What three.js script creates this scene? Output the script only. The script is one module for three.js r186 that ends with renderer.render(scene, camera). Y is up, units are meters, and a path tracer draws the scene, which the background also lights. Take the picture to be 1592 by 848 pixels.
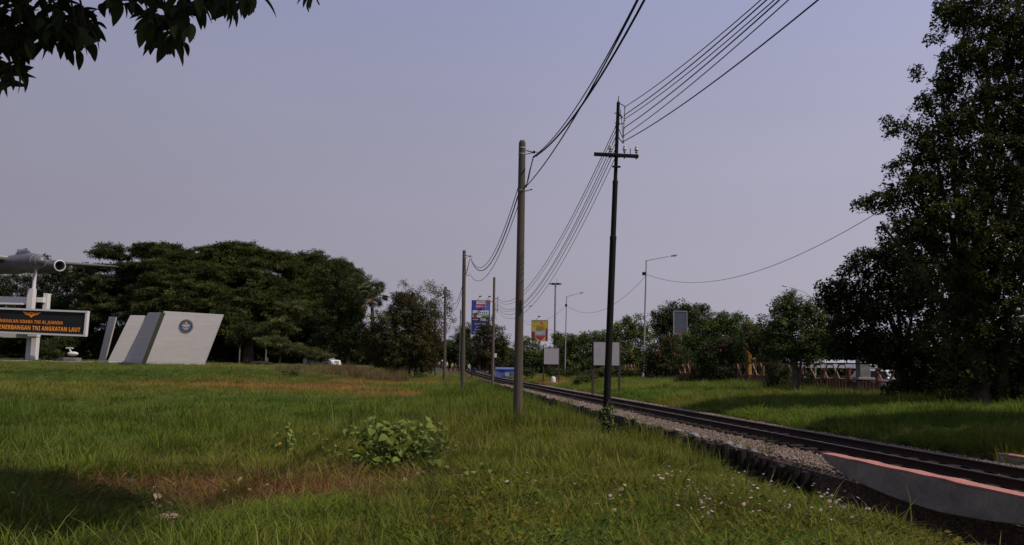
import * as THREE from 'three';
import { mergeGeometries } from 'three/addons/utils/BufferGeometryUtils.js';
import { MarchingCubes } from 'three/addons/objects/MarchingCubes.js';

// ---------------------------------------------------------------- camera, sky, sun, exposure
const scene = new THREE.Scene();
const F = 1285, CX = 796, CY = 424, EYE = 1.6;             // focal length and centre in photograph pixels
const camera = new THREE.PerspectiveCamera(2 * Math.atan(CY / F) * 180 / Math.PI, 1024 / 545, 0.1, 4000);
camera.position.set(0, EYE, 0);
camera.rotation.set(Math.atan(142 / F), 0, 1.1 * Math.PI / 180, 'YXZ');
camera.updateMatrixWorld(true);
const renderer = new THREE.WebGLRenderer({ antialias: true });
renderer.setSize(1024, 545);
renderer.toneMapping = THREE.LinearToneMapping;
renderer.toneMappingExposure = 0.76;
renderer.shadowMap.enabled = true;
const SUN = new THREE.Vector3(0.906 * Math.cos(0.89), Math.sin(0.89), 0.423 * Math.cos(0.89)).normalize();
const sun = new THREE.DirectionalLight(new THREE.Color(1, 0.9, 0.76), 5);
sun.position.copy(SUN).multiplyScalar(300);
sun.castShadow = true; sun.shadow.mapSize.set(4096, 4096);
Object.assign(sun.shadow.camera, { left: -150, right: 150, top: 150, bottom: -150, near: 1, far: 700 });
scene.add(sun, sun.target);
// ---------------------------------------------------------------- helpers
let seed = 1;
const rnd = () => { seed = (seed + 0x6d2b79f5) | 0; let t = Math.imul(seed ^ (seed >>> 15), 1 | seed); t = (t + Math.imul(t ^ (t >>> 7), 61 | t)) ^ t; return ((t ^ (t >>> 14)) >>> 0) / 4294967296; };
const rr = (a, b) => a + (b - a) * rnd();
const V = (x, y, z) => new THREE.Vector3(x, y, z);
const ss = (a, b, x) => { const t = Math.min(1, Math.max(0, (x - a) / (b - a))); return t * t * (3 - 2 * t); };
const hash = (x, y, z) => { let h = Math.imul(x, 374761393) ^ Math.imul(y, 668265263) ^ Math.imul(z, 2147483647 - 1013); h = Math.imul(h ^ (h >>> 13), 1274126177); return ((h ^ (h >>> 16)) >>> 0) / 4294967296; };
function vn(x, y, z = 0) {
  const i = Math.floor(x), j = Math.floor(y), k = Math.floor(z), f = (t) => t * t * (3 - 2 * t), a = f(x - i), b = f(y - j), c = f(z - k), m = (p, q, t) => p + (q - p) * t;
  return m(m(m(hash(i, j, k), hash(i + 1, j, k), a), m(hash(i, j + 1, k), hash(i + 1, j + 1, k), a), b), m(m(hash(i, j, k + 1), hash(i + 1, j, k + 1), a), m(hash(i, j + 1, k + 1), hash(i + 1, j + 1, k + 1), a), b), c) * 2 - 1;
}
// the sky: air and thin haze only
{
  const W = 256, Hh = 128, d = new Float32Array(W * Hh * 4), L = [[0, .73, .68, .81], [6, .70, .665, .81], [14, .62, .615, .80], [25, .50, .53, .81], [45, .40, .44, .70], [90, .28, .34, .60]];
  for (let j = 0; j < Hh; j++) for (let i = 0; i < W; i++) {
    const el = Math.max(0, ((j + .5) / Hh - .5) * 180), az = ((i + .5) / W - .5) * 2 * Math.PI;
    let k = 0; while (k < L.length - 2 && el > L[k + 1][0]) k++;
    const t = (el - L[k][0]) / (L[k + 1][0] - L[k][0]);
    const c = Math.cos(el * Math.PI / 180), dot = Math.cos(az) * c * SUN.x + Math.sin(az) * c * SUN.z + Math.sin(el * Math.PI / 180) * SUN.y;
    const g = 0.775 * (0.985 + 0.6 * dot) * (1 + .022 * vn(az * 3 + 9, el * .22, 4) + .014 * vn(az * 8, el * .5, 8));
    for (let q = 0; q < 3; q++) d[(j * W + i) * 4 + q] = g * (L[k][q + 1] + (L[k + 1][q + 1] - L[k][q + 1]) * t) * (((j + .5) / Hh < .5) ? .5 : 1);
    d[(j * W + i) * 4 + 3] = 1;
  }
  const sky = new THREE.DataTexture(d, W, Hh, THREE.RGBAFormat, THREE.FloatType);
  sky.mapping = THREE.EquirectangularReflectionMapping; sky.magFilter = THREE.LinearFilter; sky.needsUpdate = true;
  scene.background = sky; scene.environment = sky;
}
const fbm = (x, y, z = 0) => vn(x, y, z) * .55 + vn(x * 2.1 + 7, y * 2.1, z * 2.1) * .28 + vn(x * 4.3, y * 4.3 + 3, z * 4.3) * .17;
const col = (r, g, b) => new THREE.Color(r, g, b);
const used = {};
function numbered(n) { const k = used[n] = (used[n] ?? -1) + 1; return k ? n + '_' + String(k).padStart(3, '0') : n; }
function tag(o, label, category, group) { o.userData.label = label; if (category) o.userData.category = category; if (group) o.userData.group = group; return o; }
function thing(name, label, category, p = V(0, 0, 0), ry = 0, group) {
  const o = new THREE.Group(); o.name = numbered(name); o.position.copy(p); o.rotation.y = ry; scene.add(o);
  return tag(o, label, category, group);
}
function M(name, geo, mat, parent, kind) {
  const g = Array.isArray(geo) ? merge(geo) : geo, m = new THREE.Mesh(g, mat);
  m.castShadow = m.receiveShadow = true; m.name = parent ? name : numbered(name);
  if (kind) m.userData.kind = kind;
  (parent ?? scene).add(m); return m;
}
function copy(root, label, p) { const c = root.clone(); c.name = numbered(root.name.replace(/_\d+$/, '')); c.userData = { ...root.userData, label }; if (p) c.position.copy(p); scene.add(c); return c; }
function merge(list) { return mergeGeometries(list.map((g) => { const n = g.index ? g.toNonIndexed() : g; for (const k of Object.keys(n.attributes)) if (!['position', 'normal', 'uv'].includes(k)) n.deleteAttribute(k); return n; })); }
const T = (g, x = 0, y = 0, z = 0, rx = 0, ry = 0, rz = 0) => { if (rx) g.rotateX(rx); if (ry) g.rotateY(ry); if (rz) g.rotateZ(rz); return g.translate(x, y, z); };
const box = (w, h, d, x = 0, y = 0, z = 0, rx = 0, ry = 0, rz = 0) => T(new THREE.BoxGeometry(w, h, d), x, y, z, rx, ry, rz);
function bev(w, h, d, x = 0, y = 0, z = 0, b = .02, ry = 0) {            // box with chamfered edges
  const s = new THREE.Shape(); s.moveTo(-w / 2 + b, -h / 2 + b); s.lineTo(w / 2 - b, -h / 2 + b); s.lineTo(w / 2 - b, h / 2 - b); s.lineTo(-w / 2 + b, h / 2 - b); s.closePath();
  return T(new THREE.ExtrudeGeometry(s, { depth: d - 2 * b, bevelEnabled: true, bevelSize: b, bevelThickness: b, bevelSegments: 1 }).translate(0, 0, -d / 2 + b), x, y, z, 0, ry);
}
const cyl = (r0, r1, h, x = 0, y = 0, z = 0, n = 12, rx = 0, ry = 0, rz = 0) => T(new THREE.CylinderGeometry(r1, r0, h, n), x, y, z, rx, ry, rz);
const sph = (r, x = 0, y = 0, z = 0, sx = 1, sy = 1, sz = 1, n = 12) => T(new THREE.SphereGeometry(r, n, Math.max(6, n * .7 | 0)).scale(sx, sy, sz), x, y, z);
const tube = (pts, r, n = 6, seg) => new THREE.TubeGeometry(new THREE.CatmullRomCurve3(pts), seg ?? pts.length * 3, r, n, false);
function bar(a, b, r0, r1 = r0, n = 7) { const d = b.clone().sub(a), g = new THREE.CylinderGeometry(r1, r0, d.length(), n); g.applyQuaternion(new THREE.Quaternion().setFromUnitVectors(V(0, 1, 0), d.normalize())); const m = a.clone().add(b).multiplyScalar(.5); return g.translate(m.x, m.y, m.z); }
function limbGeo(pts, r0, r1, n = 7) {                                   // tapered branch along a curve
  const c = new THREE.CatmullRomCurve3(pts), seg = pts.length * 3, g = new THREE.TubeGeometry(c, seg, 1, n, false), p = g.attributes.position, w = V(0, 0, 0);
  for (let i = 0; i <= seg; i++) { const o = c.getPointAt(i / seg), r = (r0 + (r1 - r0) * i / seg); for (let j = 0; j <= n; j++) { const k = i * (n + 1) + j; w.fromBufferAttribute(p, k).sub(o).multiplyScalar(r * (1 + .12 * vn(k * .7, i))).add(o); p.setXYZ(k, w.x, w.y, w.z); } }
  g.computeVertexNormals(); return g;
}
function prism(pts, d, b = 0) { const s = new THREE.Shape(pts.map((p) => new THREE.Vector2(p[0], p[1]))); return new THREE.ExtrudeGeometry(s, { depth: d, bevelEnabled: b > 0, bevelSize: b, bevelThickness: b, bevelSegments: 1, bevelOffset: -b }); }
const lathe = (prof, n = 16) => new THREE.LatheGeometry(prof.map((p) => new THREE.Vector2(p[0], p[1])), n);
// a photograph pixel and a distance down the view give a place
function at(px, py, d) { const v = V((px - CX) / F, -(py - CY) / F, -1).applyQuaternion(camera.quaternion); return v.multiplyScalar(d / -v.z).add(camera.position); }
const Xc = (s) => { const q = Math.min(s, 230); return 8.1 - .133 * (q - 12.2) + .00028 * Math.max(0, q - 40) ** 2 - .03 * (s - q); };   // centre line of the track, s metres away
function H(x, z) {
  const s = -z, u = x - Xc(s);
  let h = .07 * vn(x * .22, z * .22) + .045 * vn(x * .6 + 9, z * .6) + .02 * vn(x * 1.7, z * 1.7);
  if (s > 120) h *= 120 / s;
  h += .78 * ss(40, 74, s) * ss(-8, -17, x) * (1 + .1 * vn(x * .12, 3)) + .16 * Math.exp(-(((s - 56) / 7) ** 2)) * ss(-14, -22, x);
  h -= .02 * ss(90, 160, s);
  h += .2 * ss(3.2, 9, u) * ss(120, 60, s) + .12 * Math.exp(-(((u - 9) / 2.5) ** 2)) * ss(12, 30, s) * ss(90, 60, s);
  const dn = -2.25 + .45 * ss(28, 58, s) - u, deep = (.92 + .33 * ss(17, 14.5, s)) * (1 - .72 * ss(45, 95, s));
  if (dn > 0) h -= deep * Math.exp(-((dn / (1.8 + .5 * ss(14, 22, s))) ** 2)); else if (u < 2.6) h = -1.1; else h -= .22 * Math.exp(-(((u - 2.6) / .8) ** 2));
  return h;
}
function gp(px, py, up = 0) { let a = 4, b = 4; while (b < 400) { const p = at(px, py, b); if (p.y <= H(p.x, p.z) + up) break; a = b; b *= 1.04; } for (let i = 0; i < 22; i++) { const m = (a + b) / 2, p = at(px, py, m); if (p.y <= H(p.x, p.z) + up) b = m; else a = m; } return at(px, py, b); }
const onG = (p) => V(p.x, H(p.x, p.z), p.z);

// textures
function tex(w, h, fn, srgb = true) {
  const d = new Uint8Array(w * h * 4);
  for (let y = 0; y < h; y++) for (let x = 0; x < w; x++) { const c = fn(x / w, y / h, x, y), o = (y * w + x) * 4; for (let q = 0; q < 3; q++) d[o + q] = Math.max(0, Math.min(255, c[q])); d[o + 3] = 255; }
  const t = new THREE.DataTexture(d, w, h); t.wrapS = t.wrapT = THREE.RepeatWrapping; t.magFilter = THREE.LinearFilter; t.minFilter = THREE.LinearMipmapLinearFilter; t.generateMipmaps = true;
  if (srgb) t.colorSpace = THREE.SRGBColorSpace; t.needsUpdate = true; return t;
}
function rep(t, a, b) { const c = t.clone(); c.repeat.set(a, b); c.needsUpdate = true; return c; }
const tn = (u, v, k, o = 0) => { const a = u * 2 * Math.PI, b = v * 2 * Math.PI, r = k / 6.283; return vn(Math.cos(a) * r + o + 40, Math.sin(a) * r + Math.cos(b) * r * 1.3 + 50, Math.sin(b) * r * 1.3 + 60); };   // repeats without a seam
const grainT = tex(256, 256, (u, v) => { const n = .5 * tn(u, v, 8) + .3 * tn(u, v, 24, 5) + .35 * tn(u, v, 70, 9), g = 228 + 45 * n; return [g, g - 1, g - 3]; });
const grainB = tex(256, 256, (u, v) => { const g = 128 + 90 * (.4 * tn(u, v, 16) + .6 * tn(u, v, 80, 3)); return [g, g, g]; }, false);
const streakT = tex(256, 256, (u, v) => { const n = .5 * tn(u, v * .0 + .3, 30, 2) + .5 * tn(u, v, 10, 4) + .25 * tn(u, v, 60, 8), g = 222 + 55 * n; return [g, g - 2, g - 6]; });
const slabT = tex(256, 256, (u, v) => { const n = .4 * tn(u * .0 + .2, v, 40, 2) + .35 * tn(u, v, 7, 4) + .25 * tn(u, v, 60, 8), g = 234 + 15 * n; return [g, g - 1, g - 3]; });
const chipT = tex(512, 64, (u, v) => { const n = .55 * tn(u, v, 40, 3) + .45 * tn(u, v, 130, 9), g = 1 + .16 * tn(u, v, 16, 6), c = n > .3 ? [104, 96, 88] : n > .22 ? [132, 92, 80] : [169, 108, 96]; return c.map((q) => q * g); });
const soilT = tex(512, 512, (u, v) => { const n = .5 * tn(u, v, 6) + .35 * tn(u, v, 22, 4) + .45 * tn(u, v, 90, 7), m = tn(u, v, 12, 20); const g = 200 + 85 * n; return [g + 18 * m, g, g - 12 - 10 * m]; });
const stoneT = tex(512, 512, (u, v) => { const a = tn(u, v, 120, 1), b = tn(u, v, 60, 11), g = 190 + 110 * (a * .6 + b * .5); return [g + 6, g - 2, g - 8]; });
const std = (c, rough = .85, o = {}) => new THREE.MeshStandardMaterial({ color: c, roughness: rough, ...o });
const dull = (c, rough, o = {}) => new THREE.MeshPhysicalMaterial({ color: c, roughness: rough, specularIntensity: .25, ...o });   // weathered, hardly any gloss
const mat = {
  concrete: std(col(.085, .066, .049), .9, { map: rep(streakT, 1, 2), bumpMap: rep(grainB, 3, 16), bumpScale: .004 }),
  cement: std(col(.20, .20, .195), .92, { map: rep(grainT, .37, .41), bumpMap: rep(grainB, 2, 2), bumpScale: .006 }),
  salmon: std(col(1, 1, 1), .85, { map: rep(chipT, 9, 1), bumpMap: grainB, bumpScale: .003 }),
  blackSteel: dull(col(.014, .0125, .012), .85, { map: rep(grainT, 1, 6) }),
  galv: std(col(.30, .31, .33), .55, { metalness: .4, map: rep(grainT, 1, 4) }),
  wire: dull(col(.02, .02, .022), .6),
  porcelain: std(col(.42, .40, .36), .3), rust: dull(col(.045, .026, .02), .8, { map: rep(grainT, 1, 40) }),
  railTop: std(col(.11, .10, .10), .5, { metalness: .7 }),
  timber: dull(col(.035, .027, .023), .95, { map: rep(streakT, 1, 1), bumpMap: grainB, bumpScale: .006 }),
  stake: dull(col(.028, .023, .02), .95, { map: rep(streakT, 1, 1), bumpMap: grainB, bumpScale: .01 }),
  ballast: std(col(.12, .082, .062), 1, { map: stoneT, bumpMap: rep(stoneT, 1, 1), bumpScale: .03 }),
  white: std(col(.55, .515, .50), .8, { map: rep(slabT, .25, .5), bumpMap: grainB, bumpScale: .004 }),
  whiteB: std(col(.52, .50, .485), .7), black: std(col(.012, .012, .013), .6), dark: std(col(.03, .03, .03), .7),
  bark: std(col(.10, .08, .06), .95, { map: rep(streakT, 1, 3), bumpMap: rep(grainB, 2, 6), bumpScale: .02 }),
  paleBark: std(col(.21, .18, .14), .95, { map: rep(streakT, 1, 3), bumpMap: rep(grainB, 2, 6), bumpScale: .02 }),
  alloy: std(col(.17, .16, .155), .5, { metalness: .35, map: rep(grainT, 2, 2) }),
  glass: new THREE.MeshPhysicalMaterial({ color: col(.04, .045, .05), roughness: .08, clearcoat: 1 }),
  carWhite: new THREE.MeshPhysicalMaterial({ color: col(.6, .6, .59), roughness: .3, clearcoat: 1, clearcoatRoughness: .08 }),
  rubber: std(col(.02, .02, .02), .9), chrome: std(col(.7, .7, .7), .15, { metalness: 1 }),
  lampGlass: std(col(.75, .74, .70), .15), fenceRed: std(col(.13, .042, .03), .85, { map: rep(streakT, 1, 1) }), fenceTan: std(col(.32, .17, .095), .8, { map: rep(grainT, 1, 1) }),
  yellow: std(col(.50, .26, .03), .7, { map: grainT }), boardBack: std(col(.36, .345, .36), .75, { map: rep(slabT, .6, .9) }), asphalt: std(col(.07, .068, .066), .95, { map: rep(grainT, 1, 1), bumpMap: grainB, bumpScale: .004 }),
  kerb: std(col(.30, .27, .25), .9, { map: grainT }), blueCloth: std(col(.06, .10, .30), .8, { map: grainT }), red: std(col(.35, .05, .04), .5),
};
const leafM = (t = .3, rough = 1) => new THREE.MeshPhysicalMaterial({ color: 0xffffff, roughness: rough, transmission: t, thickness: 0, specularIntensity: .12, side: THREE.DoubleSide });
const foliageM = leafM(.22), grassM = leafM(.4), petalM = leafM(.3);
const canvasT = (w, h, fn) => { const c = document.createElement('canvas'); c.width = w; c.height = h; fn(c.getContext('2d'), w, h); const t = new THREE.CanvasTexture(c); t.colorSpace = THREE.SRGBColorSpace; return t; };

// ---------------------------------------------------------------- ground
function soilAmt(x, z) {                                                 // bare red-brown earth and straw
  const n = .35 * fbm(x * .9, z * .9) + .25 * vn(x * 2.6, z * 2.6), e = (a, b, ra, rb) => 1 - Math.hypot((x - a) / ra, (z - b) / rb);
  return ss(-.05, .3, Math.max(e(-3.25, -10.0, 2.2, 1.25), e(-.75, -14.4, 1.0, .8) - .1, e(-12.5, -45, 8, 3.6) + .1, e(-8, -57, 5.5, 3.2) + .1, e(-5.6, -37, 2.4, 2) - .1, e(-1.9, -11.2, 1.3, .8) - .05, e(6.5, -35, 2.2, 4) - .25, e(4.5, -75, 4, 6) - .2) + n);
}
{
  const xs = [], zs = [];
  for (let x = -26; x <= 30; x += .4) xs.push(x);
  for (let k = 0, st = .45; xs[xs.length - 1] < 1600; k++, st *= 1.13) xs.push(xs[xs.length - 1] + st);
  for (let k = 0, st = .45; xs[0] > -1600; k++, st *= 1.13) xs.unshift(xs[0] - st);
  for (let z = 5; z >= -62; z -= .38) zs.push(z);
  for (let st = .42; zs[zs.length - 1] > -2600; st *= 1.045) zs.push(zs[zs.length - 1] - st);
  for (let st = .6; zs[0] < 400; st *= 1.25) zs.unshift(zs[0] + st);
  const nx = xs.length, nz = zs.length, pos = new Float32Array(nx * nz * 3), uv = new Float32Array(nx * nz * 2), cl = new Float32Array(nx * nz * 3), idx = [];
  for (let j = 0; j < nz; j++) for (let i = 0; i < nx; i++) {
    const k = j * nx + i, x = xs[i], z = zs[j]; pos.set([x, H(x, z), z], k * 3); uv.set([x / 3.1, z / 3.1], k * 2);
    const s = soilAmt(x, z), n = fbm(x * .15, z * .15), m = .9 + .25 * vn(x * .8, z * .8);
    const g = [.05 + .02 * n, .05 + .01 * n, .014], b = [.13, .062, .028];
    cl.set(g.map((q, c) => (q + (b[c] - q) * s) * m), k * 3);
    if (i && j) idx.push(k, k - 1, k - nx, k - 1, k - nx - 1, k - nx);
  }
  const g = new THREE.BufferGeometry(); g.setAttribute('position', new THREE.BufferAttribute(pos, 3)); g.setAttribute('uv', new THREE.BufferAttribute(uv, 2)); g.setAttribute('color', new THREE.BufferAttribute(cl, 3));
  g.setIndex(idx); g.computeVertexNormals(); const nr = g.attributes.normal; let flip = 0; for (let i = 0; i < nr.count; i += 97) flip += nr.getY(i); if (flip < 0) { for (let i = 0; i < idx.length; i += 3) [idx[i], idx[i + 1]] = [idx[i + 1], idx[i]]; g.setIndex(idx); g.computeVertexNormals(); }
  M('ground', g, std(col(1, 1, 1), 1, { vertexColors: true, map: soilT, bumpMap: soilT, bumpScale: .05 }), null, 'structure');
}
// strip swept along the track; prof is a list of [u, y]
function sweep(prof, s0, s1, step, uvs = 1, closed = false) {
  const ss_ = []; for (let s = s0; s < s1; s += step * (s > 60 ? 3 : 1)) ss_.push(s); ss_.push(s1);
  const P = closed ? [...prof, prof[0]] : prof, parts = [];
  const pt = (s, p) => [Xc(s) + p[0] + (p[0] < -1.8 && p[0] > -3 ? .45 * ss(28, 58, s) : 0), typeof p[1] === 'function' ? p[1](s) : p[1], -s];
  const pos = [], uv = [], idx = [];
  for (let e = 0; e < P.length - 1; e++) {
    const o = pos.length / 3, len = Math.hypot(P[e + 1][0] - P[e][0], (typeof P[e][1] === 'number' && typeof P[e + 1][1] === 'number') ? P[e + 1][1] - P[e][1] : 0);
    ss_.forEach((s) => { pos.push(...pt(s, P[e]), ...pt(s, P[e + 1])); uv.push(s * uvs, 0, s * uvs, len * uvs); });
    for (let i = 0; i < ss_.length - 1; i++) { const a = o + i * 2; idx.push(a, a + 1, a + 2, a + 1, a + 3, a + 2); }
  }
  const g = new THREE.BufferGeometry(); g.setAttribute('position', new THREE.Float32BufferAttribute(pos, 3)); g.setAttribute('uv', new THREE.Float32BufferAttribute(uv, 2)); g.setIndex(idx); g.computeVertexNormals(); return g;
}
{ // road beyond the fence
  const m = M('road', sweep([[16.2, .21], [27, .21]], -30, 300, 4, .3), mat.asphalt, null, 'structure');
  M('kerb', sweep([[15.85, .1], [15.85, .33], [16.15, .33], [16.15, .1]], -30, 300, 4, .5), mat.kerb, null, 'structure');
}
// ---------------------------------------------------------------- railway
{
  M('ballast', sweep([[2.7, -.5], [2.25, -.17], [1.3, -.15], [.45, -.165], [-.45, -.165], [-1.3, -.15], [-2.05, -.18], [-2.14, -.24], [-2.16, -1.4]], -6, 240, .7, .35), mat.ballast, null, 'structure');
  const g0 = new THREE.IcosahedronGeometry(.027, 0), p = g0.attributes.position; for (let i = 0; i < p.count; i++) { const v = V(p.getX(i), p.getY(i), p.getZ(i)), q = 1 + .45 * vn(v.x * 80, v.y * 80, v.z * 80); p.setXYZ(i, v.x * q, v.y * q * .8, v.z * q); } g0.computeVertexNormals();
  const N = 56000, im = new THREE.InstancedMesh(g0, std(col(1, 1, 1), .95), N), m4 = new THREE.Matrix4(), q = new THREE.Quaternion(), c = col(0, 0, 0);
  seed = 11;
  for (let i = 0; i < N; i++) {
    const s = 6 + 64 * Math.pow(rnd(), 1.5), u = rr(-2.1 + .45 * ss(28, 58, s), 2.3), sc = rr(.6, 1.5) * (s > 30 ? 1.5 : 1); q.setFromEuler(new THREE.Euler(rr(0, 6), rr(0, 6), rr(0, 6)));
    im.setMatrixAt(i, m4.compose(V(Xc(s) + u, -.165 + rr(0, .02) - (Math.abs(u) > 2 ? .02 : 0), -s), q, V(sc, sc, sc))); const b = rr(.6, 1.35); im.setColorAt(i, c.setRGB(.155 * b, .11 * b, .085 * b));
  }
  im.name = 'ballast_stones'; im.userData.kind = 'stuff'; tag(im, 'loose grey brown crushed stones covering the track bed', 'ballast stones'); im.castShadow = im.receiveShadow = true; scene.add(im);
  const tr = thing('railway_track', 'single line of dark rusty rails on sleepers running into the distance', 'railway track');
  const prof = (o) => [[o - .06, -.145], [o + .06, -.145], [o + .055, -.125], [o + .012, -.115], [o + .012, -.04], [o + .034, -.028], [o + .034, .0], [o - .034, .0], [o - .034, -.028], [o - .012, -.04], [o - .012, -.115], [o - .055, -.125]];
  for (const o of [-.567, .567]) {
    const r = M('rail', sweep(prof(o).map(([u, y]) => [u, y + .05]), -6, 240, .8, 1, true), mat.rust, tr);
    M('running_surface', sweep([[o + .030, .0505], [o + .028, .054], [o - .028, .054], [o - .030, .0505]], -6, 240, .8), mat.railTop, r);
  }
  const sg = [0, 1, 2].map((k) => bev(2.0, .14, .21, 0, -.155 + .004 * k, 0, .015)), heading = (s) => Math.atan2(Xc(s + .5) - Xc(s - .5), 1);
  let n = 0;
  for (let s = 5; s < 182 && n < 298; s += .6, n++) { const m = M('sleeper', sg[n % 3], mat.timber, tr); m.position.set(Xc(s), rr(-.008, .008), -s); m.rotation.y = -heading(s) + rr(-.015, .015); }
}
{ // line of upright old sleepers holding the ballast, with broken concrete pieces between
  seed = 21;
  const w = thing('retaining_edge', 'ragged row of blackened timber stakes holding back the near ballast edge', 'retaining edge');
  const gs = [0, 1, 2, 3].map((k) => { const g = bev(.17 + .03 * k, 1.15, .12, 0, 0, 0, .015); const p = g.attributes.position; for (let i = 0; i < p.count; i++) if (p.getY(i) > .3) p.setY(i, p.getY(i) + .05 * vn(p.getX(i) * 9 + k * 5, k)); return g; });
  for (let s = 15.4, i = 0; s < 95; i++) {
    const st = rr(.26, .55) * (s > 45 ? 1.5 : 1), m = M('stake', gs[i % 4], mat.stake, w), top = rr(-.26, -.06) - .08 * ss(24, 16, s);
    m.position.set(Xc(s) - 2.24 + .45 * ss(28, 58, s) + rr(-.03, .03), top - .575, -s); m.rotation.set(rr(-.06, .06), Math.PI / 2 + rr(-.2, .2), rr(-.07, .07)); s += st;
  }
  const cg = [0, 1, 2].map((k) => { const g = new THREE.DodecahedronGeometry(.13, 0), p = g.attributes.position; for (let i = 0; i < p.count; i++) p.setXYZ(i, p.getX(i) * (1.1 + .3 * vn(p.getX(i) * 8, k)), p.getY(i) * .45, p.getZ(i) * 1.7); g.computeVertexNormals(); return g; });
  for (let i = 0; i < 34; i++) { const s = i < 20 ? rr(15.6, 31) : rr(31, 70), m = M('concrete_chunk', cg[i % 3], mat.cement, w); m.position.set(Xc(s) - 2.14 + .45 * ss(28, 58, s) + rr(-.04, .06), -.13 + rr(-.03, .03), -s); m.rotation.set(rr(-.3, .3), rr(-.5, .5), rr(-.3, .3)); m.scale.setScalar(rr(.3, .75)); }
}
{ // culvert parapets
  const a = thing('culvert_parapet', 'low grey concrete culvert wall with salmon painted top, nearest the camera', 'parapet');
  const line = (s) => V(Xc(s) - 2.36, 0, -s), p0 = line(14.35), p1 = line(1.5), L = p0.distanceTo(p1), ry = Math.atan2(-(p1.z - p0.z), p1.x - p0.x);
  a.position.set(p0.x, 0, p0.z); a.rotation.y = ry;
  const pts = [[0, .175], [L, .175], [L, -.13], [5.2, -.125], [4.6, -.14], [3.9, -.21], [3.1, -.257], [2.5, -.25], [1.9, -.22], [1.35, -.17], [.8, -.1], [.4, -.01], [.12, .08]];
  M('wall', prism(pts, .22, .012).translate(0, 0, -.11), mat.parapet ??= std(col(.27, .235, .195), .92, { map: rep(grainT, .37, .41), bumpMap: rep(grainB, 2, 2), bumpScale: .006 }), a);
   M('painted_coping', new THREE.BoxGeometry(L, .024, .235, 60, 1, 4).translate(L / 2, .184, 0), mat.salmon, a);
  { const c = a.children[1].geometry, p = c.attributes.position; for (let i = 0; i < p.count; i++) { p.setZ(i, p.getZ(i) + .018 * vn(p.getX(i) * 1.7, p.getZ(i) > 0 ? 3 : 9)); p.setY(i, p.getY(i) + .008 * vn(p.getX(i) * 2.5, 5)); } c.computeVertexNormals(); }
  const b = thing('culvert_parapet', 'low dark culvert kerb with salmon top beyond the rails at right', 'parapet');
  const q0 = V(Xc(17) + 2.5, 0, -17), q1 = V(Xc(2) + 2.5, 0, -2), L2 = q0.distanceTo(q1); b.position.copy(q0); b.rotation.y = Math.atan2(-(q1.z - q0.z), q1.x - q0.x);
  M('wall', box(L2, .5, .22, L2 / 2, -.28, 0), mat.parapet, b); M('painted_coping', bev(L2, .03, .25, L2 / 2, -.012, 0, .008), mat.salmon, b);
}
// ---------------------------------------------------------------- trees and plants
function clusterGeo(n, R, len, wid, flat = 1, seed0 = 5, fold = .25) {   // a spray of n small leaves
  const keep = seed; seed = seed0; const pos = [];
  for (let i = 0; i < n; i++) {
    const d = V(rr(-1, 1), rr(-1, 1), rr(-1, 1)).normalize().multiplyScalar(R * Math.cbrt(rnd())); d.y *= flat;
    const a = V(rr(-1, 1), rr(-.9, .35) * (flat < .7 ? .5 : 1), rr(-1, 1)).normalize(), u = V(rr(-.6, .6), 1, rr(-.6, .6)).normalize(), b = a.clone().cross(u).normalize(), c = b.clone().cross(a), k = rr(.7, 1.25), l = len * k, w = wid * k * .5;
    const p0 = d.clone(), p2 = d.clone().addScaledVector(a, l), m = d.clone().addScaledVector(a, l * .45), e1 = m.clone().addScaledVector(b, w).addScaledVector(c, w * fold), e2 = m.clone().addScaledVector(b, -w).addScaledVector(c, w * fold);
    for (const v of [p0, e1, p2, p0, p2, e2]) pos.push(v.x, v.y, v.z);
  }
  seed = keep;
  const g = new THREE.BufferGeometry(); g.setAttribute('position', new THREE.Float32BufferAttribute(pos, 3)); g.setAttribute('uv', new THREE.Float32BufferAttribute(new Float32Array(pos.length / 3 * 2), 2)); g.computeVertexNormals(); return g;
}
const CL = { fine: clusterGeo(46, .5, .26, .10, .42, 3), mid: clusterGeo(34, .5, .26, .13, .8, 4), broad: clusterGeo(26, .5, .30, .17, .8, 8), sparse: clusterGeo(12, .5, .24, .12, .8, 6) };
function instanced(name, geo, m, list, parent) {                         // list of [pos, euler|quat, scale(V), r, g, b]
  const im = new THREE.InstancedMesh(geo, m, list.length), m4 = new THREE.Matrix4(), q = new THREE.Quaternion(), e = new THREE.Euler(), c = col(0, 0, 0);
  list.forEach((it, i) => { q.setFromEuler(e.set(it[1], it[2], it[3])); im.setMatrixAt(i, m4.compose(it[0], q, it[4])); im.setColorAt(i, c.setRGB(it[5], it[6], it[7])); });
  im.name = parent ? name : numbered(name); im.userData.kind = 'stuff'; im.castShadow = im.receiveShadow = true; (parent ?? scene).add(im); return im;
}
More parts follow.
